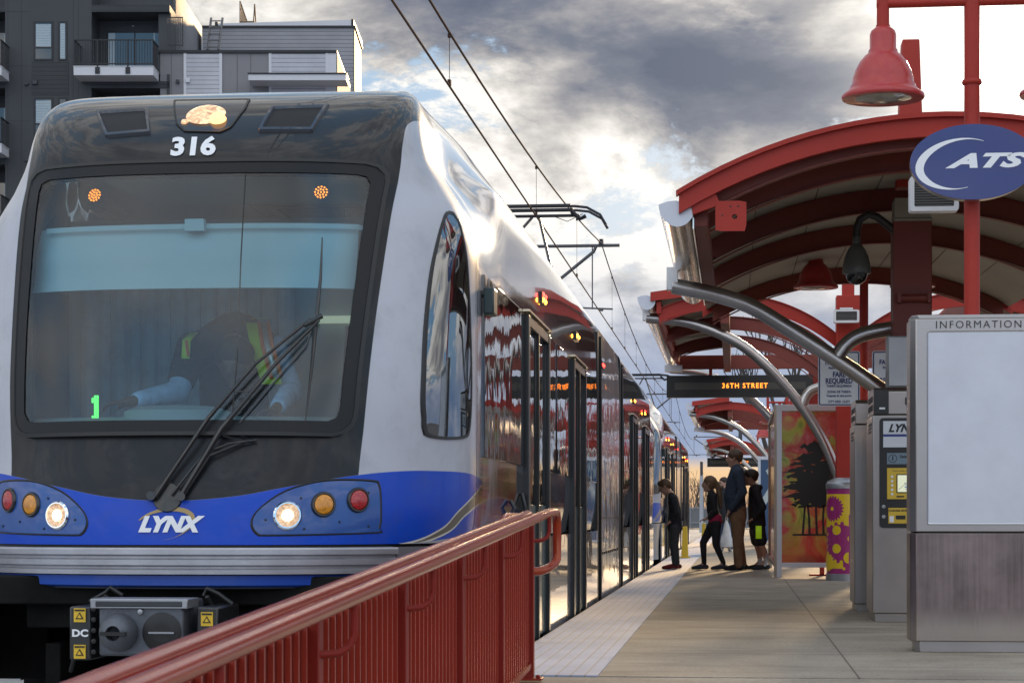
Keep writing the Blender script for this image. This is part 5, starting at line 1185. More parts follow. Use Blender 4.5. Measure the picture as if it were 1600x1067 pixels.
bb('rear_wall', DARKP, (xr0, xe, D0+1.7, D0+9.4, -.4, TOPZ-.01)); bb('rear_wall', DARKP, (bx(-95, D0), bx(8, D0), D0+1.7, D0+9.4, -.4, TOPZ-.01))
bb('side_wall', MIDS, (xe-.10, xe, D0+1.7, D0+9.55, SL+.2, TOPZ-.02)); bb('side_wall', DARKP, (xe-.12, xe, D0+.0, D0+1.7, -.4, SL-.1))
def window(x0, x1, z0, z1, split=None, blind=True):
    y = D0; f_ = bb('window', BLKT, (x0, x1, y-.03, y+.01, z0, z0+.07), (x0, x1, y-.03, y+.01, z1-.07, z1), (x0, x0+.07, y-.03, y+.01, z0+.07, z1-.07), (x1-.07, x1, y-.03, y+.01, z0+.07, z1-.07), *([(x0+.07, x1-.07, y-.03, y+.01, split-.04, split+.04)] if split else []))
    bb('pane', BGL, (x0+.07, x1-.07, y-.012, y+.01, z0+.07, z1-.07), par=f_)
    if blind:
        zz = (split+.04) if split else z0+.07; mb = MB(); n = int((z1-.07-zz)/.07)
        for i in range(n): mb.box(x0+.09, x1-.09, y-.016, y-.013, zz+.07*i, zz+.07*i+.06)
        mb.build('blind', BLI, f_, (0, 0, 0))
for k in range(6):
    dz_ = -FH*k; wl_ = -.15 if k % 2 else 0
    window(bx(53, D0), bx(83, D0), bz(95, D0)+dz_, bz(34, D0)+dz_, bz(75, D0)+dz_); window(bx(91, D0), bx(105, D0), bz(95, D0)+dz_, bz(34, D0)+dz_, None, k % 2 == 0)
    bb('siding_strip', DARKS, (bx(50, D0), bx(107, D0), D0-.018, D0+.01, bz(149, D0)+dz_, bz(97, D0)+dz_))
    bb('wall_vent', DKGREY, (bx(39, D0), bx(45, D0), D0-.10, D0+.01, bz(134, D0)+dz_, bz(130, D0)+dz_), (bx(51, D0), bx(59, D0), D0-.12, D0+.01, bz(133, D0)+dz_, bz(126, D0)+dz_), bev=.02)
    z0 = SL+dz_
    bb('lintel', DARKS, (xr0, xe, D0+.0, D0+1.7, z0+2.62, z0+FH-.40)); bb('lintel', DARKS, (bx(-95, D0), bx(8, D0), D0, D0+1.7, z0+2.62, z0+FH-.40))
    if k == 0: bb('return_wall', DARKP, (xr1-.45, xr1+.1, D0+.3, D0+1.7, z0-.3, z0+2.62))
    for bx0, bx1, rx0, rx1 in ((bx(125, D0), bx(248, D0), xr0, xe), (bx(-110, D0), bx(14, D0), bx(-95, D0), bx(8, D0))):
        sl_ = bb('balcony', TRIM, (bx0, bx1, D0-1.35, D0+.02, z0-.42, z0-.06), (bx0-.02, bx1+.02, D0-1.37, D0+1.7, z0-.06, z0-.02), bev=.01)
        mb = MB(); zt_ = z0+1.07; n = int((bx1-bx0)/.115)
        for i in range(n+1): x = bx0+.03+(bx1-bx0-.06)*i/n; mb.box(x-.012, x+.012, D0-1.34, D0-1.316, z0, zt_)
        for i in range(11):
            y = D0-1.33+1.3*i/10
            for x in (bx0+.03, bx1-.03): mb.box(x-.012, x+.012, y-.012, y+.012, z0, zt_)
        mb.box(bx0, bx1, D0-1.36, D0-1.30, zt_, zt_+.05); mb.box(bx0, bx1, D0-1.345, D0-1.31, z0+.06, z0+.10)
        for x in (bx0+.03, bx1-.03): mb.box(x-.03, x+.03, D0-1.30, D0, zt_, zt_+.05)
        for q in (.30, .68): x = bx0+(bx1-bx0)*q; mb.box(x-.10, x+.10, D0-1.39, D0-1.353, z0-.36, z0-.08); mb.box(x-.03, x+.03, D0-1.38, D0-1.35, z0-.1, zt_)
        mb.build('balcony_railing', BLKT, sl_, (0, 0, 0))
        dx0 = rx0+.42; dx1 = dx0+2.35; y = D0+1.7
        dr_ = bb('balcony_door', BLKT, (dx0-.08, dx1+.08, y-.05, y+.01, z0, z0+2.15))
        bb('pane', BGL, (dx0, (dx0+dx1)/2-.03, y-.06, y-.05, z0+.05, z0+2.07), ((dx0+dx1)/2+.03, dx1, y-.06, y-.05, z0+.05, z0+2.07), par=dr_)
        bb('curtain', BLI, (dx0+.0, dx0+.3, y-.063, y-.0605, z0+.05, z0+2.07), (dx1-.35, dx1-.28, y-.063, y-.0605, z0+.05, z0+2.07), par=dr_)
        mb = MB(); mb.lathe([(.05, 0), (.05, .04), (0, .05)], (dx0+1.1, D0+1.62, z0+2.35), 10); mb.box(dx1+.15, dx1+.27, y-.08, y, z0+1.75, z0+2.05); mb.build('wall_lamp', TRIM, bd, (0, 0, 0))
mb = MB(); x0, x1 = bx(262, 91.6), bx(285, 91.6); z0 = SL+.05
for i in range(8): x = x0+(x1-x0)*i/7; mb.box(x-.008, x+.008, 91.60, 91.62, bz(71, 91.6), bz(28, 91.6))
mb.box(x0, x1+.03, 91.59, 91.63, bz(28.5, 91.6), bz(27, 91.6)); mb.box(x0, x1+.03, 91.59, 91.63, bz(72, 91.6), bz(70.5, 91.6)); mb.box(x1, x1+.03, 91.59, 91.63, bz(72, 91.6), bz(27, 91.6)); mb.build('privacy_screen', BLKT, bd, (0, 0, 0))
for px_ in (12, 33, 114, 122): bb('panel_joint', BLKT, (bx(px_, D0), bx(px_, D0)+.02, D0-.004, D0+.01, -.4, TOPZ))
for py_ in (19, 104, 190): bb('panel_joint', BLKT, (bx(8, D0), bx(48, D0), D0-.004, D0+.01, bz(py_, D0), bz(py_, D0)+.02))
# pale lower block
zt_ = bz(79, D0); xs0, xs1 = bx(250, D0), bx(525, D0)
bb('wall', GREYP, (xs0, xs1, D0+.05, D0+7.6, -.4, zt_-.12)); 
bb('roof', BLKT, (xs0-.1, xs1+.05, D0-.05, D0+7.7, zt_-.12, zt_))
for a, b_ in ((287, 347), (420, 513)):
    for k in range(7): bb('siding_panel', LITES, (bx(a, D0)+.12, bx(b_, D0)-.12, D0+.0, D0+.06, zt_-.15-3.32*(k+1)+.06, zt_-.15-3.32*k))
    bb('corner_trim', TRIM, (bx(a, D0), bx(a, D0)+.12, D0-.02, D0+.06, 0, zt_-.13), (bx(b_, D0)-.12, bx(b_, D0), D0-.02, D0+.06, 0, zt_-.13))
bb('corner_panel', TRIM, (bx(513, D0), xs1+.01, D0-.0, D0+.06, 0, zt_-.13)); bb('side_wall', pbr('side_cladding', (.22, .20, .165), .7), (xs1, xs1+.05, D0+.06, D0+7.6, -.4, zt_-.13))
for px_ in (267, 370, 391): bb('panel_joint', pbr('joint_grey', (.12, .115, .12), .6), (bx(px_, D0), bx(px_, D0)+.025, D0+.04, D0+.06, 0, zt_-.13))
bb('wall_vent', DKGREY, (bx(275, D0), bx(280, D0), D0-.08, D0+.05, bz(131, D0), bz(125, D0)), bev=.02); bb('wall_vent', TRIM, (bx(290, D0), bx(297, D0), D0-.1, D0+.05, bz(130, D0), bz(123, D0)), bev=.02)
for k in range(5):
    z0 = bz(124, D0)-FH*k; bb('awning', TRIM, (bx(388, D0-1.3), bx(541, D0-1.3), D0-1.3, D0+.05, z0-.32, z0-.06), bev=.01); bb('awning_edge', BLKT, (bx(387, D0-1.3), bx(542, D0-1.3), D0-1.34, D0+.03, z0-.06, z0))
# recessed upper block
D1 = 100.2; z1 = bz(41, D1)
bb('upper_wall', MIDS, (bx(316, D1), bx(552, D1), D1, D1+4.5, -.4, z1-.1)); bb('upper_side_wall', siding('warm_siding', (.26, .23, .19)), (bx(552, D1), bx(552, D1)+.06, D1+.02, D1+4.5, -.4, z1-.1))
mb = MB(); a, b_ = bx(337, D1), bx(553, D1)
mb.add([(a, D1-.05, z1), (b_, D1-.05, z1), (b_, D1-.05, z1+.28), (a, D1-.05, z1+.10), (a, D1+4.6, z1), (b_+.08, D1+4.6, z1), (b_+.08, D1+4.6, z1+.28), (a, D1+4.6, z1+.10)], [(0, 1, 2, 3), (5, 4, 7, 6), (1, 5, 6, 2), (4, 0, 3, 7), (3, 2, 6, 7)]); mb.build('parapet', TRIM, bd, (0, 0, 0))
bb('coping', BLKT, (bx(316, D1), bx(553, D1)+.1, D1-.08, D1+4.6, z1-.10, z1)); bb('coping', BLKT, (bx(336, D1), bx(341, D1), D1-.06, D1, z1, z1+.18), (bx(549, D1), bx(553, D1), D1-.09, D1, z1, z1+.30))
mb = MB(); d_ = 98.0
for a, b_ in ((327, 324.5), (345, 341)): mb.tube([(bx(b_, d_), d_, bz(78, d_)), (bx(a, d_), d_+.6, bz(24, d_))], .055, 8)
for q in range(5): mb.tube([(bx(324.6+q*.5, d_), d_+.1*q, bz(74-q*11, d_)), (bx(342+q*.6, d_), d_+.1*q, bz(74-q*11, d_))], .03, 6)
mb.build('roof_ladder', pbr('ladder_grey', (.16, .15, .15), .5), bd, (0, 0, 0))
mb = MB(); d_ = 101.0; mb.box(bx(374, d_), bx(398, d_), d_, d_+2, z1+.2, z1+.42)
for i in range(8): mb.tube([(bx(375+i*1.9, d_+i*.25), d_+i*.25, z1+.4), (bx(375+i*1.9, d_+i*.25), d_+i*.25, bz(5+i*3.6, d_))], .03, 6)
mb.tube([(bx(375, d_), d_, bz(3, d_)), (bx(390, d_+2), d_+2, bz(32, d_))], .04, 6)
for a, b_ in ((396, 398), (400, 398)): mb.tube([(bx(a, d_), d_, z1+.2), (bx(b_, d_), d_, bz(7, d_))], .035, 6)
mb.tube([(bx(398, d_), d_+1, bz(30, d_)), (bx(420, d_), d_+1, bz(30, d_))], .03, 6)
for i in range(9): mb.tube([(bx(398+i*2.7, d_), d_+1, z1+.1), (bx(398+i*2.7, d_), d_+1, bz(29, d_))], .018, 5)
mb.build('roof_stair', pbr('stair_brown', (.16, .10, .06), .6), bd, (0, 0, 0))
# ================================================================== TREES AND FAR GROUND
BARK = pbr('bark_grey_brown', (.085, .07, .06), .85, 0, 0, .3, 2)
def bare_tree(x, y, h, seed, label, group='bare trees beyond the station', base=-.4, depth=5):
    rnd = random.Random(seed); tr = MB(); cr_ = MB()
    def go(p, d, L, r, n):
        q = p+d*L*.5+Vector((rnd.uniform(-1, 1), rnd.uniform(-1, 1), 0))*L*.04; e = p+d*L
        (tr if n >= depth-1 else cr_).tube([p, q, e], [r, r*.85, r*.68], 6 if n > 2 else 3, cap=False)
        if n == 0: return
        for k in range(rnd.choice((2, 3, 3)) if n > 1 else 3):
            ax = Vector((rnd.uniform(-1, 1), rnd.uniform(-1, 1), rnd.uniform(-.2, .5))); nd = (d+ax*rnd.uniform(.35, .65)+Vector((0, 0, .12))).normalized()
            go(e if k else e-d*L*.1, nd, L*rnd.uniform(.62, .82), r*.62, n-1)
    go(Vector((x, y, base)), Vector((rnd.uniform(-.05, .05), 0, 1)).normalized(), h*.27, h*.018, depth)
    t = thing('bare_tree', label, 'tree', (x, y, base), group); tr.build('trunk', BARK, t); cr_.build('crown', BARK, t)
bare_tree(proj_at(1216, 150), 150, 17.5, 8, 'tall bare tree whose twigs show between the red canopy ribs', depth=5)
labs = ['leafless tree at the end of the track left of the pale pole', 'leafless tree directly behind the pale grey pole', 'leafless tree right of the pale pole, behind the girl', 'low leafless tree seen beyond the bearded man', 'leafless tree farther right, behind the shelter screens']
for i, (px_, y, h) in enumerate(((1082, 200, 5.6), (1094, 212, 6.2), (1106, 205, 5.4), (1122, 220, 5.8), (1150, 210, 6.4))): bare_tree(proj_at(px_, y), y, h, 20+i, labs[i])
rnd = random.Random(5); mb = MB()
for i in range(2600):
    x = rnd.uniform(-60, 90); y = rnd.uniform(222, 250); h = rnd.uniform(2.0, 4.6); w_ = rnd.uniform(.03, .08); lx = rnd.uniform(-.6, .6)
    mb.add([(x-w_, y, -.4), (x+w_, y, -.4), (x+lx, y+rnd.uniform(-.3, .3), h)], [(0, 1, 2)])
    for q in range(3): s_ = rnd.uniform(.5, .9); mb.add([(x+lx*s_, y, h*s_), (x+lx*s_+.05, y, h*s_), (x+lx*s_+rnd.uniform(-1, 1), y, h*s_+rnd.uniform(.3, 1.0))], [(0, 1, 2)])
o = mb.build('brush_thicket', pbr('brush_brown', (.11, .095, .085), .9), None, smooth=0); tag(o, 'grey brown leafless brush closing the view at the end of the line', 'brush', kind='stuff')
fe = thing('fence', 'low grey fence crossing the end of the line in front of the brush', 'fence', (0, 190, -.4))
mb = MB()
for i in range(61): x = -30+i; mb.box(x-.04, x+.04, 189.96, 190.04, -.4, 1.5)
mb.box(-30, 30, 189.97, 190.03, 1.45, 1.55); mb.box(-30, 30, 189.97, 190.03, .1, .2); mb.build('rail_and_posts', pbr('fence_grey', (.28, .28, .29), .6), fe)
mb = MB(); mb.box(-30, 30, 190.03, 190.05, -.3, 1.4); mb.build('fence_panel', pbr('fence_panel_grey', (.17, .17, .175), .7), fe)
# ================================================================== PEOPLE
def ico(c, rx, ry, rz, mb, n=8):
    rows = []
    for i in range(n+1):
        a = pi*i/n; rr = max(sin(a), .02); rows.append([(c[0]+rx*rr*cos(2*pi*k/12), c[1]+ry*rr*sin(2*pi*k/12), c[2]+rz*cos(a)) for k in range(12)])
    mb.grid(rows, close=True); b = len(mb.v); mb.f.append(tuple(range(b-12, b))); mb.m.append(0); mb.f.append(tuple(range(b-12*(n+1)+11, b-12*(n+1)-1, -1))); mb.m.append(0)
def blob(chains, name, mat, parent, vox=.012, smooth=4):
    mb = MB()
    for ch in chains:
        pts = [(Vector(p[:3]), p[3], p[4] if len(p) > 4 else p[3], p[5] if len(p) > 5 else None) for p in ch]
        if len(pts) == 1: p = pts[0]; ico(p[0], p[1], p[2], p[3] or p[1], mb); continue
        for (a, ra, rb, rc), (b, sa, sb, sc) in zip(pts, pts[1:]):
            L = (b-a).length; st = max(1, int(L/(.28*max(min(ra, rb, sa, sb), .006))))
            for i in range(st+1):
                t = i/st; u = ra+(sa-ra)*t; v = rb+(sb-rb)*t; ico(a.lerp(b, t), u, v, min(u, v), mb, 6)
    me = bpy.data.meshes.new('tmp'); me.from_pydata(mb.v, [], mb.f); o = bpy.data.objects.new('tmp', me); COL.objects.link(o)
    md = o.modifiers.new('r', 'REMESH'); md.mode = 'VOXEL'; md.voxel_size = vox; md.use_smooth_shade = True
    m2 = o.modifiers.new('s', 'SMOOTH'); m2.iterations = smooth; m2.factor = .5
    dg = bpy.context.evaluated_depsgraph_get(); ev = o.evaluated_get(dg); nm = bpy.data.meshes.new_from_object(ev)
    bpy.data.objects.remove(o); bpy.data.meshes.remove(me)
    org = ORG[parent]; nm.transform(Matrix.Translation(-org)); nm.materials.clear(); nm.materials.append(mat); nm.name = name
    for p in nm.polygons: p.use_smooth = True; p.material_index = 0
    ob = bpy.data.objects.new(name, nm); COL.objects.link(ob); ob.parent = parent; ORG[ob] = org; return ob
def QP(cx_, cy_, Y, dy_=0.0):
    px_, py_ = 980+cx_/3.811, 640+cy_/3.811; X = proj_at(px_, Y); d_ = Y*CT-X*ST
    return (X, Y+dy_, CH+(HOR-py_)*d_/F)
SKIN = pbr('skin', (.44, .24, .16), .5, 0, 0, .06, 20); SKIN2 = pbr('skin_light', (.50, .30, .22), .5, 0, 0, .06, 20)
def cloth(n, c, r=.85): return pbr(n, c, r, 0, 0, .2, 14, .5, 70)
def hand(w, d, up=(0, 0, 0), s=1.0):
    """palm, four unequal bent fingers and a side thumb; w wrist point, d pointing direction"""
    w = Vector(w); d = Vector(d).normalized(); lat = Vector((0, 1, 0)); n = d.cross(lat).normalized(); out = []
    c = w+d*.045*s; out.append([(*w, .022*s, .026*s), (*c, .016*s, .036*s), (*(w+d*.085*s), .014*s, .036*s)])
    for k, L in enumerate((.062, .072, .067, .052)):
        b = w+d*.088*s+lat*(.028-.0187*k)*s; m_ = b+(d*.55+n*.18)*L*s; e = b+(d*.8+n*.62)*L*s; out.append([(*b, .0085*s), (*m_, .0078*s), (*e, .0068*s)])
    b = w+d*.03*s+n*.01+lat*.03*s; out.append([(*b, .011*s), (*(b+lat*.018*s+d*.025*s+n*.012*s), .0095*s), (*(b+lat*.016*s+d*.05*s+n*.026*s), .008*s)])
    return out
def head(c, r, fwd=(-1, 0, 0), down=0.0):
    """skull, jaw, nose, brow, lips and ears in one set of blobs; fwd in the X-Z plane"""
    c = Vector(c); f = Vector(fwd).normalized(); f = (f+Vector((0, 0, -down))).normalized(); lat = Vector((0, 0, 1)).cross(f).normalized(); u = f.cross(lat).normalized()
    g = lambda a, b, e: tuple(c+(f*a+lat*b+u*e)*r)
    ch = [[(*g(-.12, 0, .18), .88*r, .76*r, .90*r)], [(*g(.15, 0, -.05), .70*r, .66*r, .85*r)], [(*g(.38, 0, -.62), .36*r, .36*r), (*g(.52, 0, -.92), .22*r, .24*r)],
          [(*g(.0, .0, -.55), .5*r, .52*r), (*g(.35, 0, -.75), .34*r, .38*r)], [(*g(.80, 0, .12), .09*r, .09*r), (*g(.98, 0, -.22), .12*r, .12*r)], [(*g(.88, .12, -.25), .08*r), (*g(.88, -.12, -.25), .08*r)],
          [(*g(.72, .28, .22), .12*r, .12*r), (*g(.74, -.28, .22), .12*r, .12*r)], [(*g(.80, .16, -.52), .07*r), (*g(.83, 0, -.50), .09*r), (*g(.80, -.16, -.52), .07*r)]]
    for s_ in (1, -1): ch.append([(*g(-.05, .78*s_, .10), .14*r, .06*r, .22*r), (*g(-.02, .80*s_, -.12), .10*r, .06*r, .14*r)])
    return ch, g
def shoe(p, L, toe=-1, w=.045):
    x, y, z = p; return [[(x-toe*L*.30, y, z+.045, w*.9, w*.85), (x, y, z+.05, w, w*.9), (x+toe*L*.3, y, z+.035, w*.85, w), (x+toe*L*.55, y, z+.028, w*.6, w*.9)]]
def person(label, Y, footpx, group='people waiting to board'):
    p = QP(footpx, 952, Y); return thing('person', label, 'person', (p[0], p[1], 0), group)
def flat_bottom(ob, z0=.004):
    for v in ob.data.vertices:
        if v.co.z < z0: v.co.z = z0
# --- boy in dark jumper
Y = 33.47; r = person('boy in a dark jumper and red shoes, head bowed, nearest the train', Y, 280)
q = lambda a, b, d_=0.0: QP(a, b, Y, d_)
hc = q(224, 458); ch, g = head(hc, .108, (-1, 0, 0), .55)
body = ch+[[(*q(252, 492), .05), (*q(270, 520), .06)], [(*q(272, 535), .08, .13), (*q(280, 620), .075, .11), (*q(284, 690), .08, .12)]]
for s_ in (1, -1):
    body += [[(*q(275, 530, .15*s_), .045), (*q(292, 610, .17*s_), .035), (*q(256, 668, .12*s_), .026)]]+hand(q(256, 668, .12*s_), (-.7, 0, -.5), s=.85)
    body += [[(*q(284, 700, .07*s_), .07), (*q(280, 805, .075*s_), .05), (*q(290, 915, .08*s_), .035)], [(*q(288, 935, .08*s_), .035), (*q(250, 940, .08*s_), .028)]]
blob(body, 'body', SKIN2, r, .011)
blob([[(*g(-.2, 0, .28), .93*.108, .84*.108, .88*.108)], [(*g(-.55, 0, -.15), .5*.108, .6*.108)], [(*g(.42, 0, .72), .045, .06)]], 'hair', pbr('hair_fair_brown', (.11, .065, .035), .6), r, .010)
blob([[(*q(262, 508), .055, .08), (*q(274, 530), .085, .165), (*q(284, 600), .10, .145), (*q(284, 660), .115, .14), (*q(284, 702), .125, .15)]]+[[(*q(275, 530, .14*s_), .060), (*q(296, 612, .17*s_), .052), (*q(264, 658, .12*s_), .038)] for s_ in (1, -1)], 'jumper', cloth('jumper_navy', (.020, .024, .034)), r)
blob([[(*q(286, 690), .10, .13), (*q(286, 715), .10, .13)]]+[[(*q(284, 700, .065*s_), .092), (*q(278, 800, .07*s_), .075), (*q(290, 912, .075*s_), .062)] for s_ in (1, -1)], 'trousers', cloth('trousers_grey', (.05, .052, .058)), r)
for s_ in (1, -1): flat_bottom(blob(shoe((q(275, 950)[0]+.02*s_, Y+.08*s_, 0), .25), 'shoe', cloth('shoe_red', (.20, .02, .02)), r, .009))
# --- girl with ponytail
Y = 33.2; r = person('girl with a long ponytail in a black jacket and leggings, mid stride', Y, 490)
q = lambda a, b, d_=0.0: QP(a, b, Y, d_)
hc = q(486, 440); ch, g = head(hc, .112, (-1, 0, 0), .05)
body = ch+[[(*q(496, 478), .045), (*q(503, 505), .05)], [(*q(505, 520), .075, .13), (*q(510, 600), .07, .10), (*q(522, 670), .09, .13)]]
for s_ in (1, -1): body += [[(*q(508, 520, .14*s_), .042), (*q(518, 600, .16*s_), .034), (*q(474, 648, .13*s_), .024)]]+hand(q(474, 648, .13*s_), (-.8, 0, -.2), s=.85)
legs = [[q(512, 680, .07), q(452, 790, .06), q(458, 915, .06)], [q(528, 680, -.07), q(528, 800, -.07), q(574, 912, -.07)]]
for a, b_, c_ in legs: body += [[(*a, .07), (*b_, .045), (*c_, .032)], [(*c_, .034), (c_[0]-.09, c_[1], .04, .026)]]
blob(body, 'body', SKIN2, r, .011)
blob([[(*g(-.22, 0, .25), .98*.112, .88*.112, .92*.112)], [(*g(-.3, 0, -.3), .6*.112, .75*.112)], [(*q(528, 440), .05), (*q(545, 470), .05, .045), (*q(552, 520), .042, .05), (*q(556, 580), .022, .03)]], 'hair', pbr('hair_light_brown', (.17, .10, .05), .55), r, .010)
blob([[(*q(500, 492), .055, .07), (*q(505, 515), .085, .15), (*q(506, 590), .092, .13), (*q(518, 640), .10, .13), (*q(522, 655), .105, .135)]]+[[(*q(508, 520, .14*s_), .056), (*q(524, 602, .17*s_), .048), (*q(486, 640, .13*s_), .036)] for s_ in (1, -1)], 'jacket', cloth('jacket_black', (.018, .018, .022)), r)
blob([[(*q(524, 650), .112, .142), (*q(526, 664), .114, .142)]], 'shirt_hem', cloth('hem_pink', (.45, .02, .08)), r)
blob([[(*q(522, 672), .10, .14), (*q(524, 695), .10, .14)]]+[[(*a, .088), (*b_, .058), (*c_, .040)] for a, b_, c_ in legs], 'leggings', cloth('leggings_black', (.018, .018, .021)), r)
for c_ in (legs[0][2], legs[1][2]): flat_bottom(blob(shoe((c_[0]-.04, c_[1], 0), .25), 'shoe', cloth('shoe_grey', (.05, .055, .07)), r, .009))
# --- man
Y = 33.1; r = person('tall man in a dark blue jumper and tan trousers standing in the queue', Y, 660)
q = lambda a, b, d_=0.0: QP(a, b, Y, d_)
hc = q(638, 288); ch, g = head(hc, .128, (-1, 0, 0), .02)
body = ch+[[(*q(650, 325), .062), (*q(652, 360), .07)], [(*q(650, 375), .11, .17), (*q(642, 480), .13, .16), (*q(652, 600), .12, .16)]]
for s_ in (1, -1): body += [[(*q(656, 375, .20*s_), .055), (*q(678, 490, .235*s_), .042), (*q(606, 606, .20*s_), .030)]]+hand(q(606, 606, .20*s_), (-.35, 0, -.8), s=1.0)
for s_ in (1, -1): body += [[(*q(660, 620, .09*s_), .09), (*q(660, 770, .10*s_), .062), (*q(676+12*s_, 915, .11*s_), .044)], [(*q(676+12*s_, 935, .11*s_), .045), (*q(640, 942, .11*s_), .034)]]
blob(body, 'body', SKIN2, r, .012)
blob([[(*g(-.16, 0, .34), .97*.128, .90*.128, .84*.128)], [(*g(-.55, 0, -.08), .50*.128, .70*.128)], [(*g(-.15, 0, .05), .45*.128, .86*.128, .5*.128)]], 'hair', pbr('hair_brown', (.09, .05, .03), .6), r, .011)
blob([[(*q(652, 345), .075, .09), (*q(655, 372), .12, .20), (*q(645, 440), .155, .20), (*q(640, 520), .172, .19), (*q(648, 590), .165, .185), (*q(650, 602), .16, .18)]]+[[(*q(658, 378, .20*s_), .080), (*q(690, 490, .24*s_), .068), (*q(618, 592, .205*s_), .046)] for s_ in (1, -1)], 'jumper', cloth('jumper_blue', (.03, .048, .078)), r)
blob([[(*q(656, 592), .15, .18), (*q(660, 640), .14, .18)]]+[[(*q(660, 640, .09*s_), .130), (*q(660, 770, .10*s_), .092), (*q(674+12*s_, 920, .11*s_), .072)] for s_ in (1, -1)], 'trousers', cloth('trousers_tan', (.22, .125, .065)), r)
for s_ in (1, -1): flat_bottom(blob(shoe((q(660+12*s_, 950)[0], Y+.11*s_, 0), .30, w=.052), 'shoe', cloth('shoe_dark', (.015, .014, .014)), r, .010))
# --- boy in shorts
Y = 33.3; r = person('boy in a black hooded top and dark shorts with a neon stripe, white socks', Y, 790)
q = lambda a, b, d_=0.0: QP(a, b, Y, d_)
hc = q(734, 402); ch, g = head(hc, .118, (-1, 0, 0), .02)
body = ch+[[(*q(748, 440), .05), (*q(755, 470), .055)], [(*q(760, 490), .09, .14), (*q(768, 600), .09, .13), (*q(772, 690), .10, .14)]]
for s_ in (1, -1): body += [[(*q(765, 490, .16*s_), .045), (*q(800, 580, .19*s_), .038), (*q(748, 650, .15*s_), .026)]]+hand(q(748, 650, .15*s_), (-.7, 0, -.4), s=.9)
legs = [[q(764, 720, .08), q(772, 800, .09), q(792, 905, .09)], [q(784, 720, -.08), q(796, 800, -.09), q(826, 895, -.09)]]
for a, b_, c_ in legs: body += [[(*a, .08), (*b_, .052), ((b_[0]+c_[0])/2+.015, b_[1], (b_[2]+c_[2])/2, .050), (*c_, .036)], [(*c_, .036), (c_[0]-.1, c_[1], .04, .028)]]
blob(body, 'body', SKIN, r, .011)
blob([[(*g(-.18, 0, .34), .98*.118, .92*.118, .82*.118)], [(*g(-.5, 0, -.1), .5*.118, .66*.118)], [(*g(.5, 0, .62), .05, .07)]], 'hair', pbr('hair_dark', (.035, .02, .014), .6), r, .010)
blob([[(*q(768, 462), .06, .08), (*q(760, 480), .10, .165), (*q(768, 580), .135, .165), (*q(774, 680), .14, .165)], [(*q(790, 462), .05, .09)]]+[[(*q(766, 490, .16*s_), .068), (*q(806, 582, .20*s_), .062), (*q(758, 642, .155*s_), .044)] for s_ in (1, -1)], 'hooded_top', cloth('hoodie_black', (.017, .017, .022)), r)
blob([[(*q(776, 690), .125, .155), (*q(780, 715), .12, .15)]]+[[(*a, .105), (b_[0], b_[1], b_[2]+.06, .10)] for a, b_, c_ in legs], 'shorts', cloth('shorts_dark', (.02, .021, .026)), r)
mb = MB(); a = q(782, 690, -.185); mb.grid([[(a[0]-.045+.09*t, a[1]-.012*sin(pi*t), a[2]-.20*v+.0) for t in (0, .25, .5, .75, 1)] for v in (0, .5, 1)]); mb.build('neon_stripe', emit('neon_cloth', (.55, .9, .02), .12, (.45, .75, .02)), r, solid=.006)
for a, b_, c_ in legs:
    blob([[(c_[0]-.004, c_[1], c_[2]+.09, .042), (*c_, .042), (c_[0]-.02, c_[1], .06, .040)]], 'sock', cloth('sock_white', (.55, .55, .56)), r, .009)
    flat_bottom(blob(shoe((c_[0]-.05, c_[1], 0), .27), 'shoe', cloth('shoe_black', (.018, .018, .02)), r, .009))
# --- bearded man behind
Y = 49.2; S_ = 256.6; r = thing('person', 'bearded man with glasses in a dark top and jeans, seen past the girl', 'person', (QP(575, 836, Y)[0], Y, 0), 'people waiting to board')
q = lambda a, b, d_=0.0: QP(a, b, Y, d_)
hc = q(572, 436); ch, g = head(hc, .125, (-.85, -.5, 0), .05)
body = ch+[[(*q(580, 462), .06), (*q(584, 490), .07)], [(*q(586, 500), .16, .12), (*q(588, 580), .14, .12), (*q(588, 650), .14, .13)]]
for s_ in (1, -1): body += [[(q(586, 502)[0]+.17*s_, Y, q(0, 502)[2], .05), (q(586, 0)[0]+.21*s_, Y, q(0, 575)[2], .04), (q(584, 0)[0]+.20*s_, Y-.12, q(0, 650)[2], .03)]]+hand((q(584, 0)[0]+.20*s_, Y-.12, q(0, 650)[2]), (0, 0, -1))
for s_ in (1, -1): body += [[(q(588, 660)[0]+.09*s_, Y, q(0, 660)[2], .09), (q(586, 0)[0]+.10*s_, Y-.05*s_, q(0, 745)[2], .06), (q(584, 0)[0]+.11*s_, Y-.08*s_, .09, .045), (q(584, 0)[0]+.10*s_, Y-.08*s_-.1, .05, .035)]]
blob(body, 'body', SKIN2, r, .014)
blob([[(*g(-.22, 0, .36), .95*.125, .90*.125, .80*.125)]], 'hair', MC['hair_dark'], r, .014); blob([[(*g(.45, .25, -.75), .045), (*g(.72, 0, -.85), .05), (*g(.45, -.25, -.75), .045)]], 'beard', MC['hair_dark'], r, .012)
mb = MB()
for s_ in (1, -1):
    c_ = Vector(g(.93, .34*s_, .10)); mb.tube([c_+Vector((.030*cos(2*pi*k_/12), 0.004, .022*sin(2*pi*k_/12))) for k_ in range(13)], .004, 5)
mb.tube([g(.95, .1, .12), g(.95, -.1, .12)], .004, 5); mb.build('glasses', BLACK, r)
xx = q(587, 0)[0]
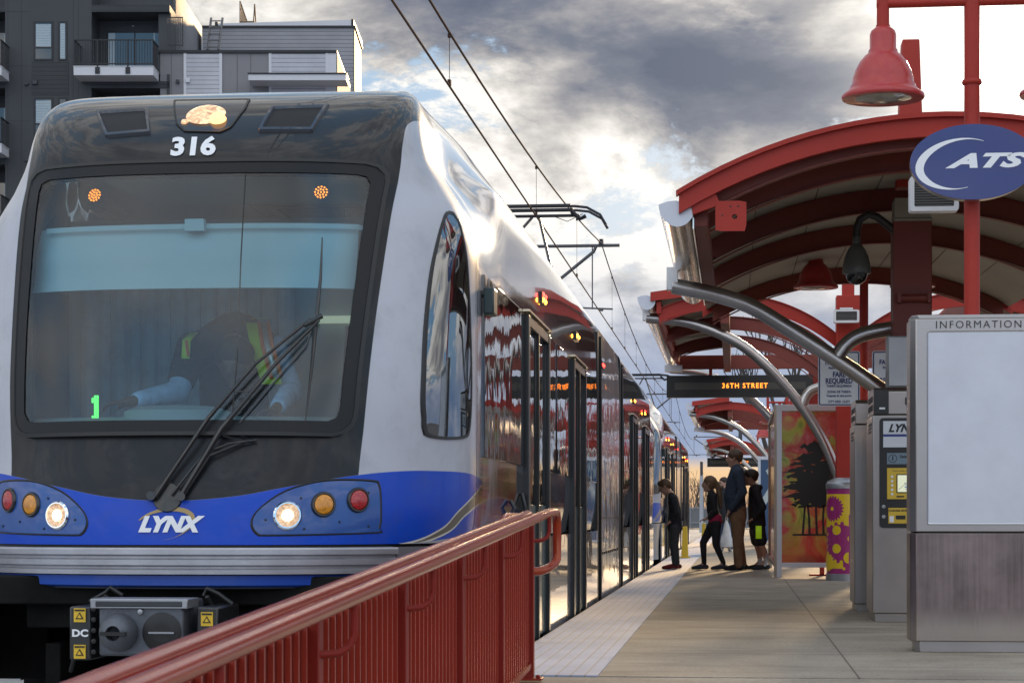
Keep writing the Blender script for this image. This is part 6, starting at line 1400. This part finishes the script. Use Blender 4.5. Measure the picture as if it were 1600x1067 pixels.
blob([[(xx, Y, q(0, 478)[2], .10, .08), (xx, Y, q(0, 498)[2], .19, .13), (xx, Y, q(0, 580)[2], .18, .15), (xx, Y, q(0, 655)[2], .18, .16)]]+[[(xx+.17*s_, Y, q(0, 502)[2], .075), (xx+.22*s_, Y, q(0, 575)[2], .065), (xx+.20*s_, Y-.11, q(0, 638)[2], .05)] for s_ in (1, -1)], 'top', cloth('top_dark', (.02, .022, .026)), r, .014)
blob([[(xx, Y, q(0, 650)[2], .165, .14), (xx, Y, q(0, 672)[2], .165, .14)]]+[[(xx+.09*s_, Y, q(0, 670)[2], .115), (xx+.10*s_, Y-.05*s_, q(0, 745)[2], .09), (xx+.105*s_, Y-.08*s_, .12, .075)] for s_ in (1, -1)], 'jeans', cloth('jeans_blue', (.05, .075, .13)), r, .014)
for s_ in (1, -1): flat_bottom(blob([[(xx+.10*s_, Y-.08*s_+.06, .05, .05), (xx+.10*s_, Y-.08*s_-.14, .04, .045)]], 'shoe', cloth('shoe_pale', (.30, .31, .34)), r, .012))
# carrier bag in his hand
bgx = q(592, 0)[0]; bag = thing('carrier_bag', 'translucent white plastic carrier bag hanging from the bearded man\'s hand', 'bag', (bgx, Y-.35, .15))
mb = MB(); rows = []; rnd = random.Random(2)
for i in range(13):
    t = i/12; z_ = .12+.62*t; w_ = .155*(1-t)**.35*(.9+.1*sin(9*t)) if t < .97 else .012; w_ = max(w_*(1-.55*max(0, t-.55)/.45), .012)
    rows.append([(bgx+w_*cos(2*pi*k_/22)*(1+.10*sin(5*2*pi*k_/22+i)), Y-.32+.6*w_*sin(2*pi*k_/22), z_+.01*sin(3*k_)) for k_ in range(22)])
mb.grid(rows, close=True); mb.grid([rows[0], [(bgx+.05*cos(2*pi*k_/22), Y-.32+.03*sin(2*pi*k_/22), .10) for k_ in range(22)]], close=True)
mb.build('bag_body', pbr('bag_plastic', (.50, .48, .47), .35, 0, .3, .15, 9, .6, 14), bag, smooth=60)
mb = MB(); mb.tube([(bgx-.03, Y-.32, .70), (bgx-.01, Y-.32, .84), (bgx+.02, Y-.32, .84), (bgx+.03, Y-.32, .70)], .006, 6); mb.build('handle', MC['bag_plastic'], bag)
# --- driver in the cab
def DP(px_, py_, Y): X = proj_at(px_, Y); d_ = Y*CT-X*ST; return Vector((X, Y, CH+(HOR-py_)*d_/F))
dv = thing('person', 'train driver in a hi-vis vest and blue sleeves behind the windscreen', 'person', (DP(365, 700, 11.4).x, 11.4, .3))
hc = DP(366, 566, 10.95); ch, g = head(hc, .115, (0, -1, 0), .35)
s1_, s2_ = DP(300, 545, 11.3), DP(430, 545, 11.3)
body = ch+[[(*DP(366, 545, 11.1), .06), (*DP(366, 535, 11.3), .07)], [(*DP(366, 540, 11.38), .17, .11), (*DP(366, 640, 11.55), .16, .12), (*DP(366, 760, 11.6), .17, .14)]]
arms = [[s1_, DP(278, 612, 11.1), DP(200, 628, 10.75)], [s2_, DP(455, 612, 11.1), DP(430, 640, 10.7)]]
for a, b_, c_ in arms: body += [[(*a, .055), (*b_, .045), (*c_, .03)]]+hand(c_, (-.8 if c_.x < hc.x else -.4, -.6, -.1))
blob(body, 'body', pbr('skin_dark', (.10, .05, .035), .5), dv, .012)
blob([[(*g(-.15, 0, .35), .98*.115, .98*.115, .86*.115)]], 'hair', pbr('hair_black', (.008, .008, .008), .7), dv, .012)
blob([[(*a, .078), (*b_, .065), (*(b_.lerp(c_, .8)), .048)] for a, b_, c_ in arms]+[[(*DP(366, 552, 11.25), .09, .08)]], 'shirt', cloth('shirt_pale_blue', (.32, .46, .66)), dv, .014)
blob([[(*s1_.lerp(s2_, .12), .10, .10), (*s1_.lerp(s2_, .5)+Vector((0, .05, .08)), .17, .13), (*s1_.lerp(s2_, .88), .10, .10)], [(*DP(366, 545, 11.42), .21, .15), (*DP(366, 640, 11.58), .20, .16), (*DP(366, 740, 11.6), .20, .17)], [(*s1_, .095), (*s1_.lerp(arms[0][1], .7), .082)]], 'jacket', cloth('jacket_dark', (.012, .012, .013)), dv, .014)
mb = MB()
for (a, b_), mi, w_ in ((((400, 505), (425, 600)), 0, .055), (((412, 505), (432, 590)), 1, .016), (((405, 503), (424, 592)), 2, .010), (((419, 503), (440, 588)), 2, .010), (((303, 520), (290, 560)), 0, .022), (((299, 525), (294, 556)), 2, .008), (((330, 499), (420, 497)), 0, .03)):
    p, q_ = DP(*a, 11.22-.004*mi), DP(*b_, 11.0-.004*mi)
    if mi == 0 and a[1] < 500: p, q_ = DP(*a, 11.3), DP(*b_, 11.3)
    m_ = (p+q_)/2+Vector((0, -.07, .02)) if abs(a[0]-b_[0]) < 60 else (p+q_)/2
    mb.add([p+Vector((-w_, 0, 0)), p+Vector((w_, 0, 0)), m_+Vector((w_, 0, 0)), m_+Vector((-w_, 0, 0)), q_+Vector((w_, 0, 0)), q_+Vector((-w_, 0, 0))], [(0, 1, 2, 3), (3, 2, 4, 5)], mi)
mb.build('vest', [pbr('hi_vis_yellow', (.55, .75, .03), .6), pbr('reflective_silver', (.6, .6, .62), .3, .5), pbr('hi_vis_orange', (.8, .15, .03), .6)], dv, solid=.008)
bpy.context.view_layer.update()
